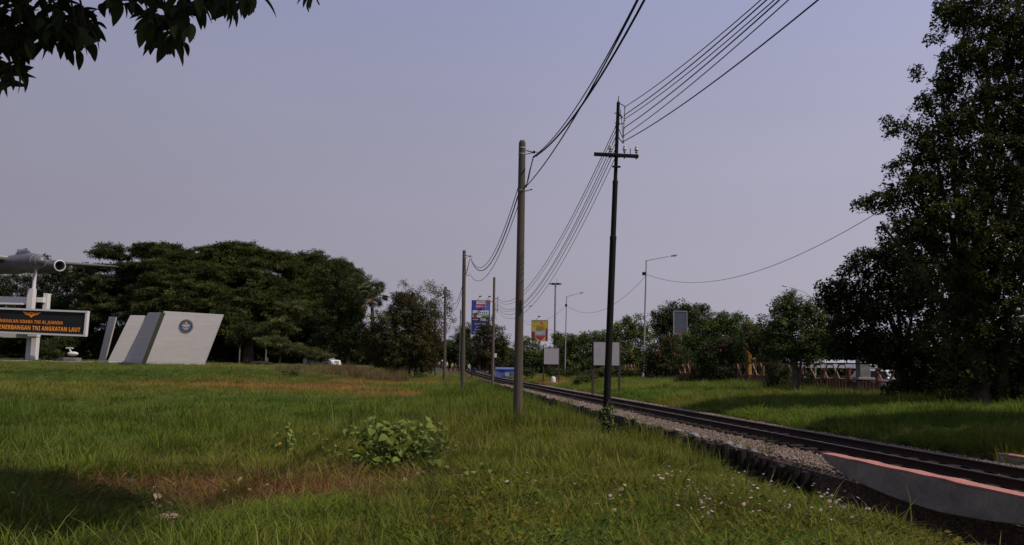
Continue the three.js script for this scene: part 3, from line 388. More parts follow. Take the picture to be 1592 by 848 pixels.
{
  // black stepped steel pole
  const Z = 19.5, base = at(941.5, 678, Z), top = at(961.5, 158, Z); const LQ = top.distanceTo(base);
  const root = thing('power_pole', 'tall black stepped steel power pole with cross arm and white insulators', 'power pole'); lean(root, base, top);
  const y = (py) => LQ * (678 - py) / (678 - 158), k = LQ / 520, rc = mat.blackSteel;
  M('lower_section', lathe([[.086, -.5], [.084, 0], [.076, y(380)], [.08, y(379)], [.08, y(374)], [.064, y(372)]], 18), rc, root);
  M('middle_section', lathe([[.064, y(374)], [.062, y(292)], [.066, y(291)], [.066, y(286)], [.048, y(284)]], 18), rc, root);
  M('upper_section', lathe([[.046, y(287)], [.04, y(160)], [.024, y(158)], [0, y(157.5)]], 16), rc, root);
  M('spike', cyl(.012, .008, y(149) - y(158) + .02, 0, (y(149) + y(158)) / 2, 0, 6), rc, root);
  const arm = M('cross_arm', [bev(1.07, .085, .07, -.01, y(246), .075, .01), box(.2, .05, .05, 0, y(246) - .01, .02)], rc, root);
  M('cross_arm', bev(.2, .04, .06, .005, y(264), .06, .008), rc, root);
  for (const x of [-.16, .185, .47]) {
    const q = M('insulator', lathe([[0, 0], [.03, 0], [.034, .03], [.022, .045], [.05, .06], [.052, .085], [.03, .1], [.038, .115], [.036, .15], [.02, .175], [0, .18]], 14).translate(x, y(246) + .08, .075), mat.porcelain, root);
    M('pin', [cyl(.009, .009, .17, x, y(246) + .03, .075, 6), cyl(.018, .018, .03, x, y(246) - .06, .075, 6)], rc, q);
  }
  M('spare_pin', cyl(.01, .01, .17, .325, y(246) + .1, .075, 6), rc, root);
  const rx = .165, ys = [166, 179, 186, 200, 213, 222];
  M('side_rack', [bar(V(0, y(160), 0), V(rx, y(165), 0), .01), bar(V(rx, y(164), 0), V(rx - .02, y(226), 0), .009), bar(V(0, y(196), 0), V(rx, y(192), 0), .01), bar(V(0, y(213), 0), V(rx - .03, y(224), 0), .011), bar(V(.02, y(200), 0), V(rx - .03, y(216), 0), .009), bar(V(.02, y(178), 0), V(.12, y(184), 0), .02), bar(V(-.09, y(177), 0), V(.05, y(177), 0), .011), bar(V(-.07, y(193), 0), V(.06, y(193), 0), .011)], rc, root);
  for (const q of ys) M('spool_insulator', lathe([[0, -.035], [.022, -.035], [.026, -.02], [.014, -.008], [.014, .008], [.026, .02], [.022, .035], [0, .035]], 10).translate(rx, y(q), 0), mat.porcelain, root);
  M('jumper_wire', [tube([V(.05, y(172), .05), V(.09, y(190), .06), V(.13, y(210), .05), V(.15, y(222), 0)], .008), tube([V(-.06, y(200), .05), V(.0, y(190), .09), V(.07, y(186), .05)], .008)], mat.wire, root);
  root.updateMatrixWorld(true);
  const W = (x, py) => root.localToWorld(V(x, y(py), 0));
  // slim second pole of this line
  const Z2 = 58, b2 = onG(at(765.5, 600, Z2)), t2 = at(768.5, 431, Z2), p2 = thing('power_pole', 'slim dark power pole just right of the blue billboard', 'power pole'); lean(p2, b2, t2);
  const L2 = t2.distanceTo(b2), y2 = (py) => L2 * (600 - py) / 169;
  M('shaft', lathe([[.115, -.4], [.11, 0], [.085, L2 - .05], [.045, L2], [0, L2]], 14), std(col(.11, .085, .066), .85, { map: rep(streakT, 1, 3) }), p2);
  M('side_rack', [bar(V(.06, y2(463), 0), V(.3, y2(461), 0), .02), bar(V(.06, y2(477), 0), V(.3, y2(479), 0), .02), bar(V(.28, y2(458), 0), V(.26, y2(483), 0), .015), bar(V(-.3, y2(467), 0), V(-.08, y2(467), 0), .02)], rc, p2);
  for (const q of [463, 470, 474, 480]) M('spool_insulator', cyl(.05, .05, .1, .28, y2(q), 0, 8), mat.porcelain, p2);
  M('junction_box', bev(.16, .26, .14, -.32, y2(467), 0, .02), mat.red, p2);
  p2.updateMatrixWorld(true);
  const ord = ['topmost', 'second from the top', 'third from the top', 'fourth from the top', 'fifth from the top', 'lowest'];
  ys.forEach((q, i) => {
    const a = W(rx, q), hit = [[1183, 0], [1192, 0], [1204, 0], [1212, 0], [1226, 0], [1272, 0]][i], dir = (V(6.1 - .1 * i, 0, 19).x - a.x) / (19 - a.z);
    // the wire passes the top edge of the photograph at hit: solve distance, then the sag
    let lo = 4, hi = 18; for (let k2 = 0; k2 < 30; k2++) { const m = (lo + hi) / 2, p = at(hit[0], hit[1], m); if (p.x > a.x + dir * (p.z - a.z)) hi = m; else lo = m; }
    const p = at(hit[0], hit[1], lo), t = (p.z - a.z) / (19 - a.z), sag = (a.y - p.y) / (4 * t * (1 - t));
    spans.push([ord[i] + ' of the six wires rising right from the black power pole', a, V(a.x + dir * (19 - a.z), a.y, 19), sag, i % 2 ? .0105 : .0085]);
  });
  [[197, 463], [203, 466], [211, 470], [220, 474], [228, 477], [240, 481]].forEach(([q, r], i) => spans.push([ord[i] + ' of the six wires falling left from the black pole', W(-.03 + .012 * i, q), p2.localToWorld(V(.28, y2(r), 0)), 1.55 + .06 * i + (i === 2 ? .15 : 0), i % 2 ? .0085 : .0105]));
  for (let i = 0; i < 3; i++) spans.push([ord[i * 2].replace('fifth from the top', 'lowest').replace('third from the top', 'middle') + ' of three wires beyond the slim power pole', p2.localToWorld(V(.2, y2(465 + i * 7), 0)), at(735 + i * 1.5, 545 + i * 3, 120), 1.6, .012]);
  // climbing vine at the foot
  seed = 91; const vl = []; for (let i = 0; i < 120; i++) { const h = Math.pow(rnd(), 1.4) * 1.0 - .3, a = rr(0, 6.3), rad = .07 + .13 * (1 - h) * rnd(), s = rr(.07, .14), b = rr(.7, 1.3); vl.push([base.clone().add(V(Math.cos(a) * rad + .03, h, Math.sin(a) * rad)), rr(-1, 1), rr(0, 6), rr(-1, 1), V(s, s, s), .085 * b, .11 * b, .03 * b]); }
  const vine = thing('vine', 'green creeper climbing the foot of the black power pole', 'vine', V(0, 0, 0)); M('stem', [tube([base.clone().add(V(.2, -.2, .1)), base.clone().add(V(.11, .2, .08)), base.clone().add(V(-.06, .5, .1)), base.clone().add(V(.09, .85, .07))], .012)], mat.bark, vine); instanced('leaves', CL.sparse3 = clusterGeo(5, .5, .7, .5, .8, 14, .3), foliageM, vl, vine);
}
function lampPost(label, Z, foot, topY, armPx, headPx, o = {}) {
  const base = onG(at(foot, 590, Z)), t = thing('street_lamp', label, 'street lamp', base, 0, o.group ?? 'street lamps along the road'), top = at(o.topX ?? foot, topY, Z).sub(base), a = at(...armPx, Z).sub(base), h = at(...headPx, Z).sub(base);
  M('shaft', [limbGeo([V(0, -.3, 0), top.clone().multiplyScalar(.35), top.clone().multiplyScalar(.7), top], .095, .055, 9)], mat.galv, t);
  M('arm', o.curved ? tube([top, top.clone().lerp(a, .35).add(V(0, .35, 0)), a.clone().lerp(top, .15).add(V(0, .1, 0)), a], .035, 6) : bar(top.clone().add(V(0, -.03, 0)), a, .035, .028), mat.galv, t);
  const d = h.clone().sub(a).normalize(), hg = sph(1, 0, 0, 0, .36, .075, .15, 12), q = new THREE.Quaternion().setFromUnitVectors(V(1, 0, 0), d); hg.applyQuaternion(q).translate(h.x, h.y, h.z); const hd = M('lamp_head', hg, o.headMat ?? mat.galv, t); M('lens', sph(1, h.x, h.y - .05, h.z, .24, .05, .11, 10), mat.lampGlass, hd);
  if (o.box) M('cable_clamp', [bev(.3, .3, .2, .06, o.box - base.y, .08, .03), cyl(.11, .11, .1, 0, o.box - base.y, 0, 10)], mat.blackSteel, t);
  M('base_sleeve', cyl(.12, .1, 1.1, 0, .4, 0, 10), mat.whiteB, t);
  return t;
}
{
  lampPost('tall slim street lamp right of the black pole with arm to the right', 75, 1000, 405, [1040, 399], [1048, 397.5], { topX: 1005, box: at(1005, 426, 75).y });
  lampPost('street lamp with short arm to the right beyond the black pole', 113, 878, 461, [899, 457], [904, 455.5], { topX: 881, box: at(881, 475, 113).y });
  lampPost('far street lamp whose arm shows right of the nearest concrete pole', 139, 802, 480, [818, 477.5], [825, 476], { topX: 803 });
  lampPost('street lamp with curved arm reaching left above the roadside trees', 96, 1268, 468, [1228, 447], [1220, 445], { topX: 1267, curved: true, group: 'street lamps across the road', headMat: mat.whiteB });
  lampPost('street lamp with white head above the blue grey sign', 134, 1106, 488, [1080, 482.5], [1073, 480.5], { topX: 1106, curved: true, group: 'street lamps across the road', headMat: mat.whiteB });
  const l1 = at(1006, 427, 75), l2 = at(881, 475, 113), l3 = at(803, 492, 139);
  spans.push(['thin slack wire from the tall street lamp right into the big tree', l1, at(1385, 318, 37), 1.9, .015], ['thin slack wire between the two street lamps behind the black pole', l1, l2, 2.1, .015], ['faint wire from the farther street lamp left behind the concrete pole', l2, l3, 1.6, .016], ['faint low wire crossing the sky above the roadside trees', at(1000, 524, 150), at(800, 497, 150), 1.3, .02]);
  const Z = 205, b = onG(at(862, 570, Z)), t = thing('high_mast_light', 'very tall mast with ring of flat floodlights behind the trees', 'floodlight mast', b), h = at(863.5, 441, Z).y - b.y;
  M('shaft', cyl(.34, .2, h, 0, h / 2, 0, 12), mat.galv, t); M('crown_frame', [T(new THREE.TorusGeometry(.75, .07, 6, 18), 0, h - .1, 0, Math.PI / 2), box(2, .08, .08, 0, h - .1, 0), box(.08, .08, 2, 0, h - .1, 0), cyl(.05, .03, 1.3, .3, h + .55, 0, 6)], mat.blackSteel, t);
  for (let k = 0; k < 6; k++) { const a = k * Math.PI / 3; const f = M('floodlight', bev(1.0, .28, .55, Math.cos(a) * 1.0, h - .12, Math.sin(a) * 1.0, .06, -a), mat.blackSteel, t); M('lens', sph(.2, Math.cos(a) * 1.0, h - .27, Math.sin(a) * 1.0, 1, .25, 1, 8), mat.lampGlass, f); }
}
for (const [label, a, b, sag, r] of spans) {
  const pts = []; for (let i = 0; i <= 22; i++) { const t = i / 22, p = a.clone().lerp(b, t); p.y -= 4 * sag * t * (1 - t); pts.push(p); }
  tag(M('overhead_wire', tube(pts, r, 6, 48), mat.wire), label, 'wire', 'overhead wires');
}
// ---------------------------------------------------------------- boards
function board(label, Z, cx, x0, x1, y0, y1, feet, o = {}) {
  const a = at(x0, y0, Z), b = at(x1, y1, Z), w = b.x - a.x, h = a.y - b.y, base = onG(at((feet[0] + feet[1]) / 2, 600, Z)), t = thing(o.name ?? 'blank_board', label, 'sign board', base, o.turn ?? 0, o.group), cy = (a.y + b.y) / 2 - base.y;
  M('panel', bev(w, h, .05, 0, cy, .0, .008), o.mat ?? mat.boardBack, t);
  M('panel_frame', [box(w + .06, .05, .08, 0, cy + h / 2 + .02, -.04), box(w + .06, .05, .08, 0, cy - h / 2 - .02, -.04), box(.05, h, .06, -w * .2, cy, -.06), box(.05, h, .06, w * .2, cy, -.06)], o.post ?? mat.dark, t);
  for (const s of [-1, 1]) M('post', bev(.13, cy + h / 2 + .45, .1, s * (w / 2 + .03), (cy + h / 2 - .25) / 2, -.1, .012), o.post ?? mat.stakePost ?? (mat.stakePost = std(col(.05, .032, .028), .9, { map: rep(streakT, 1, 2) })), t);
  return t;
}
board('smaller blank grey board on dark posts, farther along the track', 74, 856, 845, 867.5, 542, 567, [845, 868], { group: 'blank boards beside the track' });
board('larger blank grey board on dark posts, partly behind the black pole', 49, 943, 923, 962.5, 532.5, 569, [923, 962], { group: 'blank boards beside the track' });
{ const b = onG(at(860, 600, 73)), t = thing('marker_stone', 'small white rounded marker stone at the foot of the smaller board', 'marker stone', b); M('stone', lathe([[0, .62], [.12, .6], [.2, .5], [.22, .2], [.24, -.2]], 12), mat.whiteB, t); M('base', bev(.6, .18, .5, 0, .02, 0, .03), mat.cement, t); }
{ // white sign and small signs far left of the poles
  const t = board('small white rectangular sign between the thicket and the farthest poles', 112, 663, 660.5, 666, 555.5, 568.5, [661, 666], { mat: mat.whiteB, name: 'small_sign' });
}
const sansB = (c, px) => { c.font = 'bold ' + px + 'px sans-serif'; };
function fit(c, s, x, y, w, px) { sansB(c, px); const m = c.measureText(s).width; c.save(); c.translate(x, y); c.scale(w / m, 1); c.fillText(s, -m / 2, 0); c.restore(); }
function billboard(name, label, Z, x0, x1, y0, y1, face, lamps, turn = 0) {
  const a = at(x0, y0, Z), b = at(x1, y1, Z), w = b.x - a.x, h = a.y - b.y, base = onG(at((x0 + x1) / 2, 575, Z)), t = thing(name, label, 'billboard', base, turn), cy = (a.y + b.y) / 2 - base.y;
  M('cabinet', box(w, h, .45, 0, cy, -.24), mat.galv, t);
  M('printed_face', new THREE.PlaneGeometry(w - .02, h - .02).translate(0, cy, .004), std(col(.62, .6, .62), .6, { map: face }), t);
  M('edge_trim', [box(.08, h + .1, .1, -w / 2, cy, 0), box(.08, h + .1, .1, w / 2, cy, 0), box(w, .08, .1, 0, cy + h / 2, 0), box(w, .08, .1, 0, cy - h / 2, 0)], mat.boardBack, t);
  M('post', [cyl(.28, .25, cy, 0, cy / 2, -.3, 12)], mat.galv, t);
  for (const f of lamps) { M('spotlight', [bar(V(w * (f - .1), cy + h / 2, 0), V(w * f + .2, cy + h / 2 + .75, .9), .04), bev(.5, .2, .35, w * f + .25, cy + h / 2 + .72, 1.0, .04)], mat.blackSteel, t); }
  return t;
}
billboard('tall_billboard', 'tall blue housing billboard with white and red headings left of slim pole', 165, 731.5, 759, 467, 527, canvasT(270, 600, (c, w, h) => {
  const g = c.createLinearGradient(0, 0, w, 0); g.addColorStop(0, '#1a3290'); g.addColorStop(1, '#3d86d8'); c.fillStyle = '#2146a8'; c.fillRect(0, 0, w, h); c.fillStyle = '#3f7fd0'; c.fillRect(190, 0, 80, 180);
  c.fillStyle = '#eee6ea'; c.fillRect(68, 0, 135, 58); c.fillStyle = '#b03038'; fit(c, 'PERUMAHAN', 140, 40, 100, 24); c.fillStyle = '#c9202c'; c.fillRect(52, 66, 170, 56); c.fillStyle = '#f6d8d8'; fit(c, 'GRIYA', 115, 110, 108, 42); c.beginPath(); c.moveTo(190, 106); c.lineTo(203, 76); c.lineTo(216, 106); c.fill();
  c.fillStyle = '#e8ece6'; c.fillRect(18, 158, 235, 110); c.fillStyle = '#2e6b4f'; c.fillRect(18, 205, 90, 14); c.fillStyle = '#a9b890'; c.fillRect(18, 218, 235, 24); c.fillStyle = '#8d2438'; c.fillRect(30, 200, 50, 66); c.fillStyle = '#30507a'; for (const x of [118, 150, 182, 214]) c.fillRect(x, 182, 18, 26); c.fillStyle = '#6c7f4c'; c.fillRect(150, 240, 103, 28);
  c.fillStyle = '#10101c'; c.fillRect(0, 270, w, 62); c.fillStyle = '#e9e6ee'; fit(c, 'HARGA', 62, 312, 84, 26); fit(c, '708', 168, 324, 90, 58); fit(c, 'JT', 236, 318, 28, 22);
  c.fillStyle = '#1c2a78'; c.fillRect(0, 332, w, 205); c.fillStyle = '#d8dcf2'; fit(c, 'DP & ANGSURAN', 140, 382, 180, 30); fit(c, 'FREE BPHTB', 140, 430, 130, 28); fit(c, 'FREE KPR', 118, 474, 130, 28); fit(c, 'FREE AJB', 90, 512, 120, 26);
  c.fillStyle = '#efe9ee'; c.fillRect(0, 540, w, 60); c.fillStyle = '#a02030'; c.fillRect(10, 580, w - 20, 8);
}), [-.1, .4]);
billboard('yellow_billboard', 'yellow and red square billboard above the trees right of the big pole', 170, 825.5, 850.5, 498, 531, canvasT(300, 400, (c, w, h) => {
  c.fillStyle = '#c9b330'; c.fillRect(0, 0, w, h); c.fillStyle = '#c3272d'; c.beginPath(); c.moveTo(150, 90); c.lineTo(185, 18); c.lineTo(222, 90); c.fill(); c.fillStyle = '#e0c040'; c.beginPath(); c.moveTo(176, 90); c.lineTo(186, 60); c.lineTo(198, 90); c.fill();
  c.fillStyle = '#b32b38'; fit(c, 'RUMAH', 160, 124, 170, 36); c.fillStyle = '#8d8a52'; c.fillRect(90, 130, 150, 56); c.fillStyle = '#3a3630'; fit(c, 'MURAH', 140, 200, 120, 44);
  c.fillStyle = '#6e1f36'; c.fillRect(0, 200, 60, 200); c.fillRect(262, 160, 38, 240); c.fillStyle = '#c9a8a8'; c.fillRect(10, 170, 60, 50); c.fillStyle = '#9d9fb4'; c.fillRect(78, 212, 178, 72); c.fillStyle = '#d8d8e4'; c.fillRect(90, 232, 150, 12); c.fillRect(90, 256, 110, 12);
  c.fillStyle = '#b0707c'; c.fillRect(60, 284, 200, 24); c.fillStyle = '#a02a3c'; c.beginPath(); c.moveTo(60, 308); c.lineTo(260, 308); c.lineTo(165, 400); c.fill();
}), [-.12]);
{ const t = billboard('grey_sign', 'blue grey framed sign with faint lines standing before the dark tree', 108, 1048, 1068.5, 484, 520, canvasT(200, 360, (c, w, h) => { c.fillStyle = '#4a5260'; c.fillRect(0, 0, w, h); c.fillStyle = '#6c6648'; fit(c, 'PENGUMUMAN', 100, 70, 150, 24); c.fillStyle = '#5a6a6c'; for (let i = 0; i < 6; i++) c.fillRect(28, 105 + i * 38, 130 - (i % 3) * 22, 10); }), []); }
// ---------------------------------------------------------------- monument
{
  const W = mat.white;
  const slab = (name, label, Z, pts, th, yaw, m) => {                    // pts: bottom left, bottom right, top right, top left in the photograph; built in the slab's own plane
    const a = at(pts[0][0], pts[0][1], Z), base = V(a.x, Math.min(a.y, H(a.x, a.z)) - .05, a.z), t = thing(name, label, 'monument wall', base, yaw), c = Math.cos(yaw), d = Math.sin(yaw);
    const onP = (x, y) => { const dir = at(x, y, 1).sub(camera.position), n = V(d, 0, c), p = camera.position.clone().addScaledVector(dir, n.dot(base.clone().sub(camera.position)) / n.dot(dir)).sub(base); return [p.x * c - p.z * d, p.y]; }, q = pts.map(([x, y]) => onP(x, y));
    q[0][1] = q[1][1] = Math.min(q[0][1], q[1][1]) - .3; M('slab', prism(q, th, .015).translate(0, 0, -th), m ?? W, t); return [t, onP];
  };
  const [front, onFront] = slab('monument_slab', 'largest white slanted slab bearing the round blue emblem', 80, [[215, 569], [314, 569], [347, 489.5], [254.5, 484]], .35, .16);
  { const [ex, ey] = onFront(289, 507.5), e = V(ex, ey, .015), R = .66;
    const disc = M('emblem', cyl(R, R, .06, e.x, e.y, .03, 32, Math.PI / 2), std(col(.03, .05, .13), .5), front);
    M('emblem_face', new THREE.CircleGeometry(R * .985, 32).translate(e.x, e.y, .064), std(col(1, 1, 1), .5, { map: canvasT(256, 256, (c, w) => {
      c.fillStyle = '#3c4a30'; c.fillRect(0, 0, w, w); c.fillStyle = '#101c48'; c.beginPath(); c.arc(128, 128, 116, 0, 7); c.fill(); c.lineWidth = 6; c.strokeStyle = '#b99b3c'; c.stroke(); c.fillStyle = '#24559a'; c.beginPath(); c.arc(128, 128, 84, 0, 7); c.fill(); c.strokeStyle = '#9db4c8'; c.lineWidth = 3; c.stroke();
      c.strokeStyle = '#d9a63a'; c.lineWidth = 13; c.beginPath(); c.moveTo(128, 62); c.lineTo(128, 186); c.moveTo(96, 92); c.lineTo(160, 92); c.stroke(); c.beginPath(); c.arc(128, 140, 46, .25, Math.PI - .25); c.stroke(); c.fillStyle = '#e0b040'; c.beginPath(); c.arc(128, 56, 12, 0, 7); c.fill(); c.beginPath(); c.ellipse(90, 118, 34, 13, .5, 0, 7); c.ellipse(166, 118, 34, 13, -.5, 0, 7); c.fill();
    }) }), disc); }
  slab('monument_slab', 'shaded dark grey slanted slab between the two white slabs', 83, [[190, 562], [219, 563], [250, 486.5], [230, 486.5]], .35, -.95);
  slab('monument_slab', 'smaller white slanted slab left of the dark grey one', 85.5, [[165.5, 561], [194, 561], [225, 491], [202, 490.5]], .35, .16);
  slab('monument_slab', 'narrow grey slanted pillar slab standing apart at the left', 87, [[152, 560], [162, 561], [180, 493.5], [169, 493]], .12, -.5);
  const pl = thing('monument_plinth', 'low white kerb plinth under the slanted slabs', 'plinth', onG(at(205, 565, 81)));
  M('kerb', bev(4.2, .55, .5, 0, .05, .2, .03), mat.whiteB, pl); M('planter', bev(3, .5, 1.4, -2.2, .1, -1.4, .03), mat.cement, pl);
  // board with orange lettering
  const Z = 80, a = at(137, 483.5, Z), b = at(135, 520.5, Z), w = 11.0, h = (a.y - b.y), yaw = -.05, bb = V(a.x - w / 2 * Math.cos(yaw), (a.y + b.y) / 2, a.z), t = thing('lettered_board', 'long black board with orange winged emblem and lettering in a white frame', 'sign board', bb, yaw);
  t.rotation.z = -.022;
  M('panel', box(w, h, .3, 0, 0, -.16), mat.black, t);
  M('frame', [box(w + .16, .17, .42, 0, h / 2, -.1), box(w + .16, .17, .42, 0, -h / 2, -.1), box(.2, h, .42, w / 2, 0, -.1), box(.2, h, .42, -w / 2, 0, -.1)], mat.whiteB, t);
  M('lettering', new THREE.PlaneGeometry(w - .25, h - .2).translate(0, 0, -.004), std(col(1, 1, 1), .75, { map: canvasT(2048, 400, (c, W2, H2) => {
    c.fillStyle = '#050404'; c.fillRect(0, 0, W2, H2); c.fillStyle = '#f08a12'; const m = W2 / 2;
    c.beginPath(); c.moveTo(m - 175, 22); c.lineTo(m - 60, 40); c.lineTo(m, 26); c.lineTo(m + 60, 40); c.lineTo(m + 175, 22); c.lineTo(m + 120, 74); c.lineTo(m + 45, 86); c.lineTo(m, 130); c.lineTo(m - 45, 86); c.lineTo(m - 120, 74); c.fill(); c.fillStyle = '#8a4410'; c.beginPath(); c.arc(m, 66, 22, 0, 7); c.fill();
    c.fillStyle = '#f08a18'; fit(c, 'PANGKALAN UDARA TNI AL JUANDA', m - 40, 232, 1300, 84); c.fillStyle = '#ff9a1c'; fit(c, 'PUSAT PENERBANGAN TNI ANGKATAN LAUT', m, 355, 1900, 110);
  }) }), t);
  // white portal that carries the jet
  const f = thing('monument_portal', 'white portal of columns and beams behind the lettered board', 'monument', onG(at(50, 557, 82)));
  const px = (x, y) => { const p = at(x, y, 82).sub(f.position); return p; };
  const colm = (x0, x1, y0, y1, dz, d = .55) => { const p = px((x0 + x1) / 2, y0), q = px((x0 + x1) / 2, y1), w2 = (x1 - x0) * 82 / F; M('column', bev(w2, p.y - q.y + .3, d, p.x, (p.y + q.y) / 2 - .1, dz, .02), mat.whiteB, f); };
  colm(45, 54, 450, 515, 0, .6); colm(59, 66, 456, 510, -1.2, .6); colm(39, 46, 514, 558, -.6); colm(52, 60, 514, 556, 0, .6); colm(-64, -55, 450, 558, 0, .6);
  const beam = (x0, x1, y0, y1, dz, d = .6) => { const p = px(x0, y0), q = px(x1, y1); M('beam', bev(q.x - p.x, p.y - q.y, d, (p.x + q.x) / 2, (p.y + q.y) / 2, dz, .02), mat.whiteB, f); };
  beam(-62, 46, 460, 474, -.3, .7); beam(-62, 50, 514, 526, -.5, .6); beam(50, 62, 462, 470, -.7, .5); beam(46, 60, 513, 524, .05, .62);
  { const p = px(51, 425), q = px(51, 452); M('jet_mount', [cyl(.18, .16, p.y - q.y + 1.4, p.x, (p.y + q.y) / 2 + .3, -.3, 12)], mat.whiteB, f); }
  { const l = thing('flood_lamp_tube', 'pale horizontal strip light under the upper portal beam', 'strip light', at(10, 472.5, 81)); M('housing', bev(3.2, .16, .16, 0, 0, 0, .02), mat.whiteB, l); M('bracket', box(.12, .3, .1, 0, .14, -.1), mat.galv, l); }
  const st = thing('low_wall', 'low pale stone edging in front of the monument columns', 'low wall', onG(at(40, 560, 79)));
  seed = 41; for (let i = 0; i < 26; i++) M('stone', bev(rr(.35, .7), rr(.25, .42), .4, -4.5 + i * .42 + rr(-.05, .05), .08, rr(-.2, .2), .06), mat.kerb, st);
  const pd = thing('small_monument', 'small white propeller like ornament on a dark low plinth', 'ornament', onG(at(108, 560, 82)));
  M('plinth', bev(1.7, .75, 1.2, 0, .2, 0, .03), mat.cement, pd); M('body', sph(1, .25, .95, 0, .55, .22, .3, 14), mat.whiteB, pd); M('stem', bar(V(.1, 1.0, 0), V(-.12, 1.45, 0), .1, .07), mat.whiteB, pd); M('blade', bev(.75, .12, .12, -.12, 1.5, 0, .03), mat.whiteB, pd);
}
{ // twin jet bomber on its mount
  const nose = at(66, 405.5, 80), th = 53 * Math.PI / 180, t = thing('jet_aircraft', 'grey twin engine jet aircraft mounted high above the lettered board', 'aircraft');
  t.rotation.set(0, th, 0); t.position.copy(nose).sub(V(Math.sin(th), 0, Math.cos(th)).multiplyScalar(8.4));
  M('fuselage', lathe([[0, -8.9], [.25, -8.6], [.55, -6.5], [.82, -3], [.95, 1], [.95, 4.5], [.9, 6], [.74, 7.3]], 24).rotateX(Math.PI / 2), mat.alloy, t);
  const nz = M('glazed_nose', lathe([[.74, 7.3], [.55, 7.95], [.3, 8.3], [0, 8.4]], 24).rotateX(Math.PI / 2), mat.alloy, t);
  M('nose_frame', [T(new THREE.TorusGeometry(.73, .03, 6, 28), 0, 0, 7.32), T(new THREE.TorusGeometry(.55, .025, 6, 24), 0, 0, 7.95)], mat.galv, nz);
  M('belly', sph(1, 0, -.45, 3.5, .72, .6, 3.6, 18), mat.alloy, t);
  const cn = M('canopy', sph(1, 0, .85, 3.9, .52, .6, 1.5, 18), mat.glass, t); M('canopy_frame', [T(new THREE.TorusGeometry(.56, .035, 6, 20, Math.PI), 0, .85, 3.8), box(.06, .06, 2.4, 0, 1.44, 3.6)], mat.alloy, cn);
  const wing = prism([[0, -1.3], [11.2, -.75], [11.6, -.3], [11.6, .3], [11.0, .75], [0, 1.9]], .12, .05).rotateX(-Math.PI / 2).translate(0, 0, 0);
  { const p = wing.attributes.position; for (let i = 0; i < p.count; i++) { const x = p.getX(i), k = 1.9 - 1.3 * x / 10.7; p.setY(i, .38 + p.getY(i) * k + x * .055); p.setZ(i, -p.getZ(i) + .3); } wing.computeVertexNormals(); }
  const wl = merge([wing]), wr = merge([wing.clone()]); { const p = wr.attributes.position, n = p.count; for (let i = 0; i < n; i++) p.setX(i, -p.getX(i)); for (let i = 0; i < n; i += 3) for (const A of [p, wr.attributes.uv]) { const s = A.itemSize; for (let c = 0; c < s; c++) { const q = A.array[i * s + c]; A.array[i * s + c] = A.array[(i + 1) * s + c]; A.array[(i + 1) * s + c] = q; } } wr.computeVertexNormals(); }
  M('wing', wl, mat.alloy, t); M('wing', wr, mat.alloy, t);
  for (const s of [-1, 1]) {
    const e = M('engine_nacelle', T(lathe([[.42, -3.6], [.55, -2.5], [.66, 0], [.68, 2], [.62, 3.1], [.56, 3.35], [.47, 3.38], [.44, 3.2], [.42, 2.2], [.3, 2.0], [0, 2.0]], 24).rotateX(Math.PI / 2), s * 3.5, .1, .9), mat.alloy, t);
    M('intake_lip', T(new THREE.TorusGeometry(.53, .075, 8, 28), s * 3.5, .1, 4.2), mat.whiteB, e); M('intake_interior', [cyl(.44, .44, .1, s * 3.5, .1, 3.0, 20, Math.PI / 2)], mat.black, e); M('intake_cone', T(lathe([[.17, 0], [.13, .5], [0, .75]], 14).rotateX(Math.PI / 2), s * 3.5, .1, 3.1), mat.alloy, e);
  }
  M('tail_fin', prism([[-8.9, .3], [-5.6, .5], [-7.6, 3.0], [-8.9, 3.0]].map(([a, b]) => [a, b]), .16, .03).rotateY(-Math.PI / 2).translate(.08, 0, 0), mat.alloy, t);
  M('tailplane', [prism([[0, -.9], [3.4, -.5], [3.4, .3], [0, .8]], .1, .03).rotateX(-Math.PI / 2).translate(0, 1.2, -8), prism([[0, .8], [-3.4, .3], [-3.4, -.5], [0, -.9]], .1, .03).rotateX(-Math.PI / 2).translate(0, 1.2, -8)], mat.alloy, t);
}
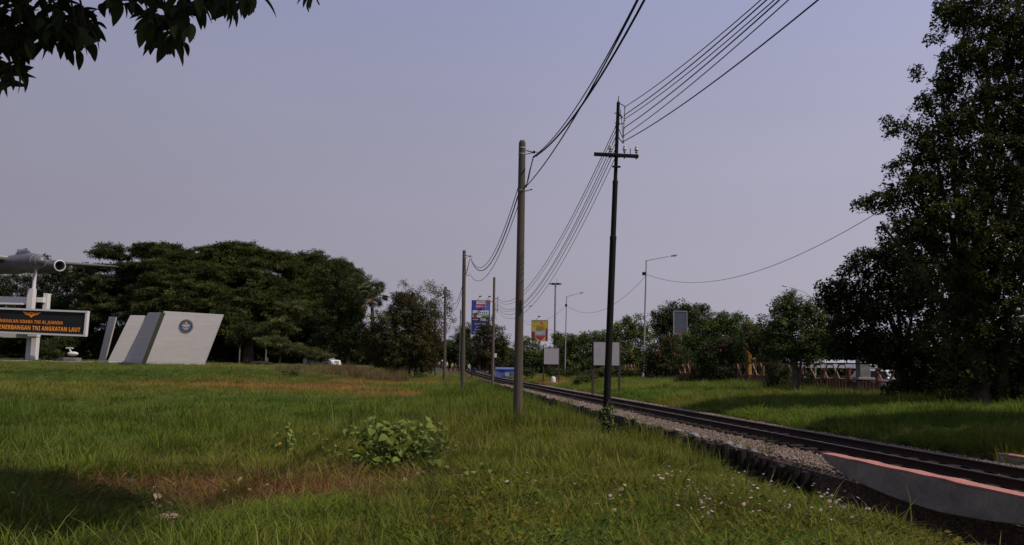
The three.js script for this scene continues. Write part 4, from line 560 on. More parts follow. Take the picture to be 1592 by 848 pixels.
// ---------------------------------------------------------------- fence, pillar, vehicles, people
{
  const t = thing('roadside_fence', 'red brown slatted fence topped with tan hexagon frames along the road', 'fence');
  const U = 14, fp = (s) => V(Xc(s) + U, H(Xc(s) + U, -s) + .02, -s);
  const bp = box(.3, .82, .05, 0, .41, 0), hex = []; const R = .46; for (let i = 0; i < 6; i++) { const a = i * Math.PI / 3, b = a + Math.PI / 3; hex.push(bar(V(Math.cos(a) * R * 1.25, Math.sin(a) * R, 0), V(Math.cos(b) * R * 1.25, Math.sin(b) * R, 0), .045, .045, 5)); }
  const hexG = merge(hex), postG = bev(.16, 1.5, .16, 0, .75, 0, .015), boards = merge([0, 1, 2, 3, 4, 5, 6, 7].map((i) => box(.27, .78 + .05 * (i % 3), .04, -1.12 + i * .32, .4, .0, 0, 0, (i % 3 - 1) * .012))), rail = merge([box(2.6, .07, .06, 0, .86, -.03), box(2.6, .07, .06, 0, 1.72, -.03)]), greyBoards = boards.clone();
  let i = 0;
  for (let s = 36; s < 100; s += 2.62, i++) {
    const p = fp(s), q = fp(s + 2.62), c = p.clone().lerp(q, .5), ry = Math.atan2(-(q.z - p.z), q.x - p.x);
    const add = (n, g, m, x = 0, y = 0) => { const o = M(n, g, m, t); o.position.copy(c).add(V(x * Math.cos(ry), y, -x * Math.sin(ry))); o.rotation.y = ry; return o; };
    add('board_panel', boards, i % 5 === 1 ? mat.cement : mat.fenceRed); add('rail', rail, mat.fenceRed); add('post', postG, mat.fenceRed, -1.31);
    if (i % 4 !== 2) { add('hexagon_frame', hexG, mat.fenceTan, -.62, 1.28); add('hexagon_frame', hexG, mat.fenceTan, .64, 1.28); }
  }
  const gpz = 43, g = thing('gate_pillar', 'plain grey square pillar with ledge beside the shaded tree', 'pillar', onG(at(1343, 612, gpz)));
  { const h = at(1343, 548, gpz).y - g.position.y; M('shaft', bev(.55, h, .55, 0, h / 2, 0, .03), mat.cement, g); M('ledge', bev(.85, .12, .8, 0, .95, .05, .02), mat.kerb, g); M('cap', bev(.7, .1, .7, 0, h, 0, .02), mat.cement, g); }
  const yp = thing('yellow_post', 'yellow post with bracket standing among the pink flowered bushes', 'post', onG(at(1166, 600, 58.5)));
  { const h = at(1166, 547, 58.5).y - yp.position.y; M('shaft', bev(.22, h, .22, 0, h / 2, 0, .02), mat.yellow, yp); M('bracket', [bev(.55, .12, .14, .2, h - .5, 0, .02), bar(V(.45, h - .5, 0), V(.3, h - 1.2, 0), .05)], mat.yellow, yp); M('base', bev(.4, .3, .4, 0, .1, 0, .03), mat.cement, yp); }
  const ob = thing('leaning_board', 'slim tan plank sticking up among the oleander leaves', 'plank', onG(at(1042, 590, 70)));
  { const a = at(1040, 517, 72.5).sub(ob.position), b = at(1046, 550, 72.5).sub(ob.position); M('plank', bar(b.clone().add(V(.1, -2, 0)), a, .10, .08, 4), mat.fenceTan, ob); }
  // buildings and shelters beyond the road that glint between the trunks
  const sh = thing('shelter', 'pale blue grey roofed shelter glimpsed behind the hexagon fence', 'shelter', onG(at(1300, 600, 62)));
  { const y = at(1300, 572, 62).y - sh.position.y; M('roof', [box(5.6, .12, 3.4, 0, y + .35, -1, .12), box(5.6, .3, .1, 0, y + .12, .7)], std(col(.42, .44, .52), .6, { map: rep(streakT, 2, 2) }), sh); M('post', [-2.4, 2.4].flatMap((x) => [cyl(.06, .06, y, x, y / 2, .5, 8), cyl(.06, .06, y, x, y / 2, -2, 8)]), mat.galv, sh); M('back_wall', box(5.4, y - .6, .12, 0, (y - .6) / 2, -2.4), mat.cement, sh); }
}
function car(name, label, p, ry, paint) {
  const t = thing(name, label, 'car', p, ry), L = 4.1, w = 1.66;         // front towards +x
  const body = prism([[-2.05, .35], [2.0, .32], [2.08, .6], [1.95, .85], [1.15, 1.0], [.45, 1.5], [-1.5, 1.55], [-2.0, 1.05], [-2.08, .7]], w - .12, .06).translate(0, 0, -(w - .12) / 2);
  M('body', body, paint, t);
  M('windscreen', box(.02, .66, w - .26, .86, 1.26, 0, 0, 0, .95), mat.glass, t); M('rear_window', box(.02, .5, w - .26, -1.83, 1.33, 0, 0, 0, -.75), mat.glass, t);
  for (const s of [-1, 1]) { M('side_window', prism([[-1.55, 1.05], [.85, 1.02], [.38, 1.44], [-1.4, 1.47]], .02).translate(0, 0, s > 0 ? w / 2 - .01 : -w / 2 - .01), mat.glass, t); M('headlight', sph(.13, 2.0, .74, s * .6, .6, .75, 1.5, 10), mat.lampGlass, t); M('tail_light', box(.05, .25, .2, -2.1, .85, s * .65), mat.red, t);
    M('mirror', sph(.1, .75, 1.06, s * (w / 2 + .1), .7, .8, 1, 8), paint, t); }
  M('bumper', bev(.14, .22, w - .1, 2.1, .45, 0, .04), paint, t); M('grille', box(.06, .13, .8, 2.08, .68, 0), mat.black, t); M('number_plate', box(.02, .11, .42, 2.18, .45, 0), mat.black, t);
  for (const [x, z] of [[1.3, 1], [1.3, -1], [-1.25, 1], [-1.25, -1]]) { const k = M('wheel', T(new THREE.TorusGeometry(.24, .085, 10, 20), x, .31, z * (w / 2 - .06)), mat.rubber, t); M('rim', cyl(.2, .2, .1, x, .31, z * (w / 2 - .05), 16, Math.PI / 2), mat.chrome, k); }
  return t;
}
{
  const p = onG(at(1384, 620, 46)); car('parked_car', 'white car facing the camera under the low tree beside the grey pillar', p, -Math.PI / 2 + .42, mat.carWhite);
  const q = onG(at(500, 569, 95)); car('parked_car', 'white car half hidden behind the pale layered tree in the far field', q, -.45, mat.carWhite);
}
// a body as one surface: distance to tapered bones, joined smoothly
function bodyGeo(bones, half, cy, res = 56) {
  const mc = new MarchingCubes(res, new THREE.MeshStandardMaterial(), false, false, 60000); mc.isolation = 0;
  const v = V(0, 0, 0), pa = V(0, 0, 0), ba = V(0, 0, 0);
  for (let k = 0; k < res; k++) for (let j = 0; j < res; j++) for (let i = 0; i < res; i++) {
    v.set((i - res / 2) / (res / 2) * half, (j - res / 2) / (res / 2) * half + cy, (k - res / 2) / (res / 2) * half);
    let d = 1e3; for (const [a, b, r0, r1] of bones) { pa.subVectors(v, a); ba.subVectors(b, a); const h = Math.min(1, Math.max(0, pa.dot(ba) / ba.lengthSq())), q = pa.addScaledVector(ba, -h).length() - (r0 + (r1 - r0) * h), e = Math.max(.03 - Math.abs(d - q), 0) / .03; d = Math.min(d, q) - e * e * .03 / 4; }
    mc.field[k * res * res + j * res + i] = -d;
  }
  mc.update(); const n = mc.count, g = new THREE.BufferGeometry(), p = new Float32Array(n * 3);
  for (let i = 0; i < n; i++) { p[i * 3] = mc.positionArray[i * 3] * half; p[i * 3 + 1] = mc.positionArray[i * 3 + 1] * half + cy; p[i * 3 + 2] = mc.positionArray[i * 3 + 2] * half; }
  g.setAttribute('position', new THREE.BufferAttribute(p, 3)); g.setAttribute('normal', new THREE.BufferAttribute(mc.normalArray.slice(0, n * 3), 3)); return g;
}
const rider = bodyGeo([[V(0, .78, -.1), V(0, 1.2, 0), .15, .17], [V(-.18, 1.27, .02), V(.18, 1.27, .02), .07, .07], [V(0, 1.3, .02), V(0, 1.42, .05), .06, .055], [V(0, 1.5, .07), V(0, 1.58, .07), .09, .1], ...[-1, 1].flatMap((s) => [[V(s * .2, 1.26, .02), V(s * .27, 1.02, .2), .055, .045], [V(s * .27, 1.02, .2), V(s * .3, .98, .46), .045, .035], [V(s * .3, .98, .46), V(s * .28, .98, .54), .04, .03], [V(s * .1, .8, -.08), V(s * .2, .76, .34), .09, .07], [V(s * .2, .76, .34), V(s * .2, .36, .2), .065, .045], [V(s * .2, .34, .2), V(s * .2, .31, .36), .045, .035]])], 1.0, .9);
const stander = bodyGeo([[V(0, .92, 0), V(0, 1.3, 0), .14, .165], [V(-.17, 1.38, 0), V(.17, 1.38, 0), .065, .065], [V(0, 1.4, 0), V(0, 1.5, .01), .055, .05], [V(0, 1.56, .02), V(0, 1.63, .01), .085, .095], ...[-1, 1].flatMap((s) => [[V(s * .2, 1.37, 0), V(s * .26, 1.1, .02), .05, .042], [V(s * .26, 1.1, .02), V(s * .25, .84, .1), .04, .03], [V(s * .25, .84, .1), V(s * .25, .74, .12), .038, .025], [V(s * .09, .92, 0), V(s * .11, .5, .03), .085, .06], [V(s * .11, .5, .03), V(s * .11, .09, -.01), .058, .042], [V(s * .11, .06, 0), V(s * .12, .04, .14), .042, .032]])], 1.0, .88);
function person(label, p, ry, top, leg, geo, extra) {
  const g = geo.clone(), P = g.attributes.position, c = new Float32Array(P.count * 3), sk = [.28, .16, .1], seated = geo === rider;
  for (let i = 0; i < P.count; i++) { const x = Math.abs(P.getX(i)), y = P.getY(i), z = P.getZ(i); const q = seated ? (y > 1.34 || z > .47 && y > .9 ? sk : y > .86 ? top : y < .4 && z > .12 ? [.03, .03, .03] : leg) : (y > 1.44 || (x > .2 && y < .84 && y > .6) ? sk : y > .95 || (x > .2 && y > .8) ? top : y < .1 ? [.03, .03, .03] : leg); c.set(q, i * 3); }
  g.setAttribute('color', new THREE.BufferAttribute(c, 3));
  const t = thing('person', label, 'person', p, ry, extra?.group); M('body', g, mat.cloth ??= std(col(1, 1, 1), .9, { vertexColors: true }), t);
  const hy = seated ? 1.55 : 1.61, hz = seated ? .07 : .01;
  if (extra?.helmet) M('helmet', lathe([[.13, -.05], [.135, .03], [.12, .09], [.07, .135], [0, .15]], 14).translate(0, hy + .02, hz - .01), extra.helmet, t);
  else M('hair', T(new THREE.SphereGeometry(.106, 12, 8, 0, 6.3, 0, 1.7), 0, hy + .02, hz - .02), mat.black, t);
  M('nose', sph(.018, 0, hy - .01, hz + .1, .8, 1.2, 1, 6), mat.skin ??= std(col(.28, .16, .1), .7), t);
  return t;
}
function motorbike(label, p, ry, paint) {
  const t = thing('motorbike', label, 'motorbike', p, ry);
  for (const z of [-.6, .62]) { const w = M('wheel', T(new THREE.TorusGeometry(.25, .05, 8, 18), 0, .3, z, 0, Math.PI / 2), mat.rubber, t); M('rim', T(new THREE.TorusGeometry(.17, .02, 6, 16), 0, .3, z, 0, Math.PI / 2), mat.chrome, w); }
  M('fairing', [sph(1, 0, .62, .38, .14, .26, .2), sph(1, 0, .58, -.4, .13, .16, .42)], paint, t); M('seat', bev(.24, .1, .7, 0, .74, -.25, .04), mat.black, t);
  M('handlebar', [bar(V(-.32, .98, .46), V(.32, .98, .46), .018), bar(V(0, .95, .48), V(0, .3, .62), .035)], mat.dark, t); M('headlight', sph(.08, 0, .84, .56), mat.lampGlass, t); M('engine', bev(.24, .26, .4, 0, .36, 0, .05), mat.dark, t);
  return t;
}
{
  const Z = 158, s = [['light green jacket', 729, [.32, .52, .30], 0.3, mat.whiteB, [.4, .42, .4]], ['dark jacket', 743, [.05, .05, .08], 1.2, mat.galv, [.06, .06, .07]], ['red shirt', 757, [.30, .03, .04], 1.5, mat.red, [.05, .05, .06]], ['black jacket', 750, [.04, .04, .05], 1.0, mat.black, [.05, .05, .06]], ['grey shirt', 737, [.12, .12, .14], .6, mat.blueCloth, [.05, .05, .06]]];
  for (const [w, x, c, a, pm, lg] of s) { const p = V(at(x, 575, Z).x, 0, -Z + (x % 3)); p.y = -.02; motorbike('small motorbike at the level crossing ridden by person in ' + w, p, a, pm); person('person in ' + w + ' riding a motorbike at the far crossing', p, a, c, lg, rider, { helmet: w[0] === 'l' ? (mat.mint ??= std(col(.16, .4, .26), .4)) : mat.dark }); }
  const st = [['white shirt', 682, [.7, .68, .66], [.25, .04, .05]], ['dark blue shirt and white cap', 687, [.05, .06, .12], [.05, .05, .06]], ['tan shirt', 694.5, [.42, .30, .18], [.05, .05, .06]], ['green yellow vest', 703, [.26, .28, .08], [.08, .07, .05]], ['dark red shirt', 677.5, [.2, .04, .05], [.04, .04, .04]], ['black shirt', 708, [.06, .03, .03], [.06, .05, .05]]];
  for (const [w, x, c, lg] of st) { const p = V(at(x, 570, 150).x, 0, -150); p.y = H(p.x, p.z) - .03; person('person in ' + w + ' standing near the crossing left of the rails', p, .2 * (x % 5), c, lg, stander, w.includes('cap') ? { helmet: mat.whiteB } : {}); }
  const bar_ = thing('crossing_barrier', 'low reddish striped barrier boards near the people at the crossing', 'barrier', onG(at(701, 577, 140)));
  for (let i = 0; i < 7; i++) M('board', box(.28, .5, .05, -1.1 + i * .36, .42, 0), i % 2 ? mat.fenceTan : mat.fenceRed, bar_); M('rail', [box(2.7, .07, .06, 0, .35, -.05), box(2.7, .07, .06, 0, .62, -.05)], mat.fenceRed, bar_);
  // blue stall beside the track
  const ZK = 105, k = thing('blue_stall', 'blue tarpaulin stall right of the slim power pole beside the rails', 'stall', onG(at(786, 580, ZK)));
  M('tarpaulin', (() => { const g = new THREE.PlaneGeometry(2.5, 1.3, 16, 8).translate(0, 1.3, .5), p = g.attributes.position; for (let i = 0; i < p.count; i++) p.setZ(i, p.getZ(i) + .06 * vn(p.getX(i) * 3, p.getY(i) * 2)); g.computeVertexNormals(); return g; })(), std(col(.07, .11, .32), .8, { side: THREE.DoubleSide, map: grainT }), k);
  M('awning', T(box(2.7, .04, 1.6, 0, 2.1, -.2, .15)), mat.blueCloth, k); M('pole', [[-1.2, .55], [1.2, .55], [-1.2, -.9], [1.2, -.9]].map(([x, z]) => cyl(.035, .035, 2.1, x, 1.03, z, 8)), mat.galv, k); M('counter', bev(2.2, .75, .6, 0, .38, -.2, .03), mat.dark, k); M('white_panel', box(.5, .45, .03, .2, 1.35, .62), mat.boardBack, k);
  const sp = thing('signal_sign', 'tiny white sign on a thin post above the blue stall', 'sign', onG(at(769.5, 582, 104))); M('post', cyl(.04, .04, 2.6, 0, 1.2, 0, 8), mat.dark, sp); M('panel', bev(.34, .5, .05, 0, at(770, 553, 104).y - sp.position.y, .04, .01), mat.whiteB, sp);
  const pk = V(at(768.5, 575, 103.5).x, 0, -103.5); pk.y = H(pk.x, pk.z); person('person in dark clothes standing at the left end of the blue stall', pk, 1, [.05, .06, .1], [.04, .04, .05], stander, {});
  // litter and low things under the left trees
  const fl = thing('fallen_log', 'dark fallen trunk lying in the grass under the spreading tree', 'log', onG(at(407, 577, 84))); M('trunk', [limbGeo([V(-1.2, .25, 0), V(-.2, .36, .1), V(1.1, .22, 0)], .26, .2, 9)], mat.timber, fl); M('stub', limbGeo([V(.4, .3, 0), V(.5, .7, .05), V(.48, .95, .1)], .13, .07, 6), mat.bark, fl);
}
// ---------------------------------------------------------------- grass and low plants
function tuft(n, spread, bend, w, s0, droop = 0) {                        // unit high tuft of n bent blades
  const keep = seed; seed = s0; const pos = [];
  for (let i = 0; i < n; i++) {
    const a = rr(0, 6.3), r = spread * Math.sqrt(rnd()), h = rr(.45, 1), b = bend * rr(.2, 1), d = rr(0, 6.3), X = Math.cos(a) * r, Z = Math.sin(a) * r, dx = Math.cos(a + rr(-.9, .9)), dz = Math.sin(a + rr(-.9, .9)), px = -dz, pz = dx, W = w * rr(.7, 1.3);
    const P = (t, k) => { const o = b * t * t, y = h * (t - droop * t * t * t); return [X + dx * o + px * W * k, y, Z + dz * o + pz * W * k]; };
    const L0 = P(0, -.6), R0 = P(0, .6), L1 = P(.4, -.8), R1 = P(.4, .8), L2 = P(.75, -.5), R2 = P(.75, .5), T0 = P(1, 0);
    for (const v of [L0, R0, R1, L0, R1, L1, L1, R1, R2, L1, R2, L2, L2, R2, T0]) pos.push(...v);
  }
  seed = keep; const g = new THREE.BufferGeometry(); g.setAttribute('position', new THREE.Float32BufferAttribute(pos, 3)); g.setAttribute('uv', new THREE.Float32BufferAttribute(new Float32Array(pos.length / 3 * 2), 2)); g.computeVertexNormals(); return g;
}
{
  const G = { lush: [], fine: [], dry: [], weed: [], reed: [], straw: [], stem: [] }; seed = 501;
  const N = 150000, a = Math.sqrt(5.2), b = Math.sqrt(105);
  for (let i = 0; i < N; i++) {
    const s = Math.pow(a + (b - a) * rnd(), 2), x = rr(-.67, .67) * (s + 1.2), z = -s, u = x - Xc(s); if (u > -2.3 + .45 * ss(28, 58, s) && u < 2.75) { if (!(s < 60 && (u < -1.75 || u > 2.1) && rnd() < .06)) continue; } if (u > 14.5) continue;
    const soil = soilAmt(x, z), y = u > -2.2 + .45 * ss(28, 58, s) && u < 2.4 ? -.19 : H(x, z), big = 1 + s / 34, n1 = fbm(x * .45, z * .45), n2 = fbm(x * .13 + 20, z * .13), tw = rr(-.15, .15);
    if (u < 0 && u > -2.9 && s > 15 && rnd() < .25) continue; if (u < 0 && s < 16 && u > -3.35 + .3 * vn(x * 2, z * 2) && rnd() < .93) continue;
    const weedy = ss(11.6, 9.6, s + 1.2 * n1) * ss(-1.2, .2, x + n1) * (.2 + .25 * ss(-.1, .4, n1)) + ss(10.2, 8.5, s) * ss(-3.2, -4.6, x) * .12, side = u > 2.7;
    const p = V(x, y - .02, z), b2 = rr(.6, 1.4) * (1 + .18 * vn(x * .9, z * .9 + 60));
    if (rnd() < soil * .93) { if (rnd() < .9) { const h = rr(.03, .13) * (1 + s / 60); if (s > 28) { if (rnd() < .9) G.dry.push([p, tw * 2, rr(0, 6.3), tw * 2, V(.85, rr(.16, .38), .85), .31 * b2, .155 * b2, .05 * b2]); continue; } G.straw.push([p, rr(-.9, .9), rr(0, 6.3), rr(-.9, .9), V(rr(.12, .3) * big, h, rr(.12, .3) * big), .17 * b2, .085 * b2, .035 * b2]); } continue; }
    if (rnd() < weedy) { const h = rr(.16, .36); G.weed.push([p, rr(-.2, .2), rr(0, 6.3), rr(-.2, .2), V(h * 1.2, h, h * 1.2), (.1 + .06 * vn(x * 2, z * 2) + tw * .2) * b2, (.1 + tw * .06) * b2, .015 * b2]); if (rnd() < .35) continue; }
    let h = .34 + .16 * n1 + .1 * n2; if (s > 30 && x < -3) h *= .72; if (s > 18 && u < -2.5 && u > -9) h *= 1.35; if (weedy > .2) h *= .68; if (side) h = .38 + .18 * n1 + .2 * ss(9, 13, u); if (s < 13) h *= .74; if (u < 0 && u > -4.4) h *= .4 + .6 * ss(-2.6, -4.4, u) + .9 * ss(.05, .5, vn(s * .33, 7)) * ss(15.5, 17, s);
    h *= rr(.55, 1.35) * (1 + .35 * vn(x * 1.3 + 40, z * 1.3)); const dryness = Math.max(0, Math.min(.85, .12 + .5 * n2 + .35 * ss(40, 70, s) * (x < -6 ? 1 : .3) + (side ? .08 : 0) + .6 * soil)), w = Math.min(1.6, .55 * big);
    if (rnd() < .035 && s < 45) G.stem.push([p, tw * 2, rr(0, 6.3), tw * 2, V(.8, h * rr(1.4, 2), .8), .15 * b2, .155 * b2, .04 * b2]);
    if (rnd() < dryness * .55) G.dry.push([p, tw, rr(0, 6.3), tw, V(w * .8, h * 1.05, w * .8), .20 * b2, .155 * b2, .06 * b2]);
    else { const gr = [.108 + .06 * n2 + (side ? -.004 : 0) + .05 * tw, .132 + .025 * n2 + (side ? .012 : 0), .014]; (rnd() < .38 ? G.lush : G.fine).push([p, tw, rr(0, 6.3), tw, V(w * .75, h, w * .75), gr[0] * b2, gr[1] * b2, gr[2] * b2]); }
  }
  for (let i = 0; i < 2600; i++) { const t = rnd(), p0 = at(428 + 205 * t, 580, 66 + rr(-4, 6)), p = V(p0.x, 0, p0.z); if (vn(p.x * .7, p.z * .5) < rr(-.9, .4)) continue; p.y = H(p.x, p.z) - .05; const b2 = rr(.6, 1.3); G.reed.push([p, rr(-.12, .12), rr(0, 6.3), rr(-.12, .12), V(.7, rr(.35, 1.25) * (.55 + .4 * ss(.3, .5, t)) * (1 + .4 * vn(p.x * 1.5, p.z)), .7), .17 * b2, .125 * b2, .055 * b2]); }
  for (let i = 0; i < 1500; i++) { const s = rr(38, 92), u = rr(11.2, 13.6), x = Xc(s) + u, p = V(x, H(x, -s) - .05, -s), b2 = rr(.7, 1.3); G.lush.push([p, rr(-.1, .1), rr(0, 6), rr(-.1, .1), V(.8, rr(.35, .75), .8), .09 * b2, .11 * b2, .03 * b2]); }
  const T1 = tuft(18, .30, .45, .016, 61), T2 = tuft(24, .36, .85, .010, 62, .4), T3 = tuft(14, .26, .55, .011, 63, .1), T5 = tuft(14, .30, .3, .02, 65), T6 = tuft(14, .5, .8, .014, 66, .6);
  const im = (n, l, c, g, list) => tag(instanced(n, g, grassM, list), l, c);
  im('grass', 'long bright green grass covering the field and trackside', 'grass', T1, G.lush); im('fine_grass', 'fine arching green grass mixed through the field', 'grass', T2, G.fine); im('dry_grass', 'pale dry grass stalks scattered through the green field', 'dry grass', T3, G.dry);
  im('reeds', 'strip of tall tan dry reeds in front of the dark trees', 'reeds', T5, G.reed); im('straw', 'flattened reddish brown straw on the bare earth patches', 'straw', T6, G.straw);
  im('grass_stems', 'taller pale grass stems standing above the green grass', 'grass stems', tuft(4, .25, .6, .009, 67, .15), G.stem);
  im('weeds', 'low broad leaved weeds in the near right foreground', 'weeds', clusterGeo(80, .95, .17, .10, .75, 71, .3), G.weed);
  // pale pink daisies
  const fl = []; seed = 611; for (let i = 0; i < 210; i++) { const q = rnd(), px = q < .72 ? rr(1030, 1350) : rr(760, 1592), py = q < .72 ? rr(765, 846) : rr(770, 846); if (px > 1330 && py < 800) continue; const g = gp(px, py); if (g.x - Xc(-g.z) > -2.5) continue; const s = rr(.012, .024), b2 = rr(.7, 1.1); fl.push([V(g.x, H(g.x, g.z) + rr(.2, .38), g.z), rr(-.7, .7), rr(0, 6), rr(-.7, .7), V(s, s, s), .62 * b2, .47 * b2, .48 * b2]); }
  const petals = []; for (let k = 0; k < 9; k++) { const a2 = k / 9 * 6.283; petals.push(T(new THREE.SphereGeometry(.36, 6, 4).scale(1, .18, .5), Math.cos(a2) * .62, .1, Math.sin(a2) * .62, 0, 0, 0).clone()); petals[k] = T(new THREE.SphereGeometry(.36, 6, 4).scale(1, .2, .5).translate(.62, .1, 0), 0, 0, 0, 0, -a2, 0); } petals.push(sph(.3, 0, .14, 0, 1, .6, 1, 8));
  tag(instanced('wildflowers', merge(petals), petalM, fl), 'small pale pink daisies dotted among the weeds at lower right', 'wildflowers');
}
// broad leaves built one by one
function broadLeaf(len, wid, lob, s0) {                                   // drooping leaf with a fold along its rib
  const n = 7, pos = [], row = []; const keep = seed; seed = s0; const sk = rr(-.1, .1);
  for (let i = 0; i <= n; i++) { const t = i / n, w = wid * .5 * Math.pow(Math.sin(Math.PI * Math.min(.999, Math.max(.001, Math.pow(t, .72)))), .75) * (1 + lob * Math.cos(t * 11)), y = -.35 * len * t * t + .03, z = len * t; row.push([[-w + sk * t * t * len * .3, y + w * .35, z - w * lob * .8], [sk * t * t * len * .3, y, z], [w + sk * t * t * len * .3, y + w * .35, z - w * lob * .8]]); }
  for (let i = 0; i < n; i++) for (const k of [0, 1]) { const A = row[i][k], B = row[i][k + 1], C = row[i + 1][k + 1], D = row[i + 1][k]; pos.push(...A, ...C, ...B, ...A, ...D, ...C); }
  seed = keep; const g = new THREE.BufferGeometry(); g.setAttribute('position', new THREE.Float32BufferAttribute(pos, 3)); g.setAttribute('uv', new THREE.Float32BufferAttribute(new Float32Array(pos.length / 3 * 2), 2)); g.computeVertexNormals(); return g;
}
const leafMat = (r, g, b) => new THREE.MeshPhysicalMaterial({ color: col(r, g, b), roughness: 1, transmission: .25, thickness: 0, specularIntensity: .3, side: THREE.DoubleSide });
{
  const LG = [broadLeaf(.12, .105, .14, 1), broadLeaf(.135, .115, .12, 2), broadLeaf(.10, .095, .16, 3), broadLeaf(.085, .065, .06, 4)], LM = [leafMat(.125, .165, .034), leafMat(.15, .185, .042), leafMat(.095, .135, .028), leafMat(.16, .19, .05)], YM = [leafMat(.42, .30, .05), leafMat(.42, .17, .04)];
  const plant = (label, foot, spots, yellow = 0) => {                     // spots: [px, py, rx, ry, n] in the photograph at the plant's distance
    const d = -foot.z, t = thing('leafy_bush', label, 'bush', foot, 0); let k = 0;
    for (const [px, py, rx, ry, n, push = 0] of spots) {
      const c = at(px, py, d).sub(foot); c.z -= push; const nS = Math.max(2, Math.round(n / 9)), stems = [];
      for (let q = 0; q < nS; q++) {
        const e = c.clone().add(V(rr(-.8, .8) * rx * d / F, rr(-.3, 1) * ry * d / F, rr(-.3, .3))), b0 = V(e.x * .35 + rr(-.06, .06), -.05, e.z * .4), mid = b0.clone().lerp(e, .5).add(V(rr(-.05, .05), .05, rr(-.05, .05))); stems.push(limbGeo([b0, mid, e], .009, .004, 5));
        const m = Math.ceil(n / nS); for (let i = 0; i < m; i++) {
          const f = 1 - .75 * Math.pow(rnd(), 1.3), cv = b0.clone().lerp(mid, Math.min(1, f * 2)); if (f > .5) cv.copy(mid).lerp(e, f * 2 - 1);
          const o = M('leaf', LG[Math.floor(rnd() * 4)], LM[Math.floor(rnd() * 4)], t); if (yellow && cv.y < .32 && rnd() < .18) { o.material = YM[rnd() < .7 ? 0 : 1]; yellow--; }
          const ang = rr(0, 6.3), rad = rr(.02, .12); o.position.copy(cv).add(V(Math.sin(ang) * rad, rr(-.03, .05), Math.cos(ang) * rad)); o.rotation.set(rr(-.9, .8), ang, rr(-.8, .8), 'YXZ'); o.scale.setScalar(rr(.5, 1.08)); k++;
        }
      }
      M('stem', stems, LM[2], t);
    }
    if (k > 100) {
      const fill = []; for (const [px, py, rx, ry, n, push = 0] of spots) for (let i = 0; i < n * .7; i++) { const p = at(px + rr(-1, 1) * rx * .95, py + rr(-.9, 1.25) * ry, d).sub(foot); p.z += rr(-.35, .3) - push; if (p.y < .03) continue; const s = rr(.6, 1.15), b2 = rr(.6, 1.35); fill.push([p, rr(-.5, .9), rr(0, 6.3), rr(-.5, .5), V(s, s, s), .12 * b2, .15 * b2, .03 * b2]); }
      instanced('foliage', LG[1], petalM, fill, t);
    }
    return t;
  };
  seed = 701;
  plant('large leafy green bush in the middle foreground with a few yellow leaves', onG(at(625, 742, 12.3)), [[572, 692, 40, 30, 62], [612, 680, 38, 30, 50], [655, 695, 38, 30, 52], [595, 718, 36, 20, 42, -.25], [660, 726, 36, 20, 46, -.35], [685, 724, 20, 18, 20, -.2], [562, 668, 14, 12, 10], [640, 664, 16, 10, 10], [590, 660, 9, 12, 9], [657, 662, 8, 12, 8]], 9);
  plant('small upright leafy plant left of the large bush', onG(at(443, 718, 13.2)), [[440, 668, 16, 10, 14], [448, 690, 18, 14, 16], [432, 702, 12, 10, 8]], 2);
  plant('slim leafy plant between the small plant and the large bush', onG(at(509, 718, 13.0)), [[506, 682, 8, 8, 6], [510, 700, 14, 14, 14]]);
  plant('thin tall sprig just right of the large bush', onG(at(697, 724, 13.4)), [[692, 668, 7, 12, 7], [697, 700, 9, 14, 9]]);
  plant('low trailing leafy plant below the right end of the large bush', onG(at(735, 760, 10.6)), [[720, 748, 26, 14, 22], [760, 742, 16, 16, 12], [700, 760, 20, 10, 12]], 2);
  // fallen leaves and scraps on the straw
  const lit = []; seed = 733; for (const [px, py, n, rx, ry] of [[268, 822, 14, 18, 9], [243, 800, 4, 14, 6], [243, 822, 4, 8, 5], [650, 752, 5, 20, 5], [640, 820, 4, 60, 15], [20, 800, 2, 10, 10], [880, 800, 10, 160, 36], [300, 770, 10, 130, 18]]) for (let i = 0; i < n; i++) { const g = gp(px + rr(-rx, rx), py + rr(-ry, ry)), s = rr(.45, .9), b2 = rr(.7, 1.2); lit.push([V(g.x, H(g.x, g.z) + rr(.03, .16), g.z), rr(-.6, .6), rr(0, 6.3), rr(-.6, .6), V(s, s, s), .46 * b2, .33 * b2, .22 * b2]); }
  tag(instanced('leaf_litter', LG[0], petalM, lit), 'curled pale dead leaves lying in the grass at lower left', 'dead leaves');
  // tree beside the camera whose leaves hang into the upper left corner
  seed = 811;
  const foot = onG(V(-6.6, 0, -3.2)), t = thing('overhanging_tree', 'near tree at left whose dark leaves hang into the top corner', 'tree', foot), fork = V(.3, 3.4, -.2);
  M('trunk', limbGeo([V(0, -.3, 0), V(.1, 1.6, 0), fork], .26, .17, 10), mat.bark, t);
  const OL = [broadLeaf(.2, .085, 0, 5), broadLeaf(.23, .1, 0, 6), broadLeaf(.17, .085, 0, 7)], OM = [leafMat(.034, .046, .016), leafMat(.045, .062, .02), leafMat(.026, .036, .014), leafMat(.075, .095, .03)];
  const D = 6.6; let nl = 0;
  for (const [px, py, n, rx, ry, dd = 0] of [[25, 20, 26, 42, 26], [70, 40, 24, 34, 26], [110, 35, 30, 32, 30], [10, 80, 22, 22, 34], [130, 58, 16, 16, 22], [112, 72, 9, 12, 12], [12, 120, 12, 11, 18], [45, 70, 12, 30, 16], [175, 8, 12, 20, 8], [205, 2, 10, 22, 8], [240, 42, 14, 14, 14], [262, 38, 22, 24, 16], [268, 66, 12, 14, 12], [285, 12, 14, 22, 10], [290, 42, 8, 10, 10], [320, 4, 14, 22, 9], [345, 8, 14, 20, 10], [372, 12, 10, 14, 12], [388, 2, 6, 10, 8], [487, -2, 4, 8, 5]]) {
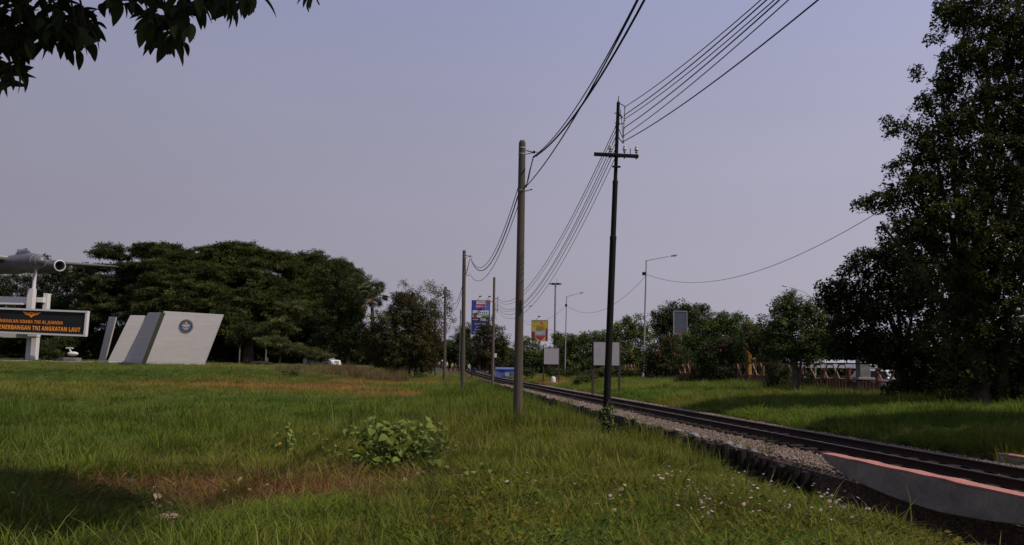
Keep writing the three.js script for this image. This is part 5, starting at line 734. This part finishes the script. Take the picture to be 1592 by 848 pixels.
    const c = at(px, py, D + dd + rr(-.4, .4)).sub(foot), tw = []; tw.push(limbGeo([fork, fork.clone().lerp(c, .5).add(V(0, .5, 0)), c.clone().add(V(-.1, .35, 0)), c.clone().add(V(.05, -.05, 0))], .05, .006, 6));
    for (let i = 0; i < n; i++) { const o = M('leaf', OL[i % 3], OM[rnd() < .12 ? 3 : i % 3], t), p = at(px + rr(-rx, rx) * .95, py + rr(-ry, ry) * .95 - 5, D + dd + rr(-.45, .45)).sub(foot), a2 = rr(0, 6.3); o.position.copy(p); o.rotation.set(rr(.2, 1.3), a2, rr(-.6, .6), 'YXZ'); o.scale.setScalar(rr(.6, .98)); nl++; if (i % 3 === 0) tw.push(bar(c.clone().lerp(p, .1), p, .008, .004, 4)); }
    M('branch', tw, mat.bark, t);
  }
  const deep = []; for (const [px, py, n, rx, ry] of [[10, 30, 90, 40, 50], [60, 20, 90, 40, 34], [110, 26, 70, 34, 36], [12, 80, 60, 22, 36], [14, 118, 26, 12, 18], [135, 52, 20, 12, 22], [125, 50, 30, 20, 26], [60, 58, 30, 30, 16], [250, 30, 34, 24, 18], [262, 60, 14, 14, 16], [290, 18, 20, 24, 14], [350, 4, 20, 30, 9], [210, 2, 16, 26, 7]]) for (let i = 0; i < n * .5; i++) { const p = at(px + rr(-rx, rx), py + rr(-ry, ry), D + rr(.1, 1.1)).sub(foot), s = rr(.6, .95), b2 = rr(.6, 1.3); deep.push([p, rr(.3, 1.5), rr(0, 6.3), rr(-.5, .5), V(s, s, s), .034 * b2, .046 * b2, .016 * b2]); }
  instanced('foliage', OL[1], petalM, deep, t);
  const cr = []; for (const [x, y, z, r] of [[-1.0, 7.0, -6.6, 1.5], [.2, 7.4, -5.8, 1.4], [-2.2, 7.2, -5.4, 1.5], [-2.6, 7.0, -7.2, 1.5], [-3.8, 6.6, -7.6, 1.6], [-1.7, 7.4, -5.8, 1.2], [-7.6, 5.6, -5.6, 1.9], [-5.8, 6.3, -5, 1.9], [-8.6, 6, -2.6, 2.2], [-5.4, 7, -3, 2], [-3.6, 6.6, -4.6, 1.5], [-8, 7.2, -7.5, 1.8], [-9.6, 4.8, -5.5, 1.5]]) { M('limb', limbGeo([fork, fork.clone().lerp(V(x, y, z).sub(foot), .5), V(x, y, z).sub(foot)], .1, .03, 6), mat.bark, t); for (let i = 0; i < 460; i++) { const d = V(rr(-1, 1), rr(-1, 1) * .75, rr(-1, 1)); if (d.length() > 1) continue; const p = d.multiplyScalar(r).add(V(x, y, z)).sub(foot), b2 = rr(.7, 1.3); cr.push([p, rr(-.4, .4), rr(0, 6), rr(-.4, .4), V(.5, .5, .5), .045 * b2, .06 * b2, .02 * b2]); } }
  instanced('crown', CL.broad, foliageM, cr, t);
}
renderer.render(scene, camera);
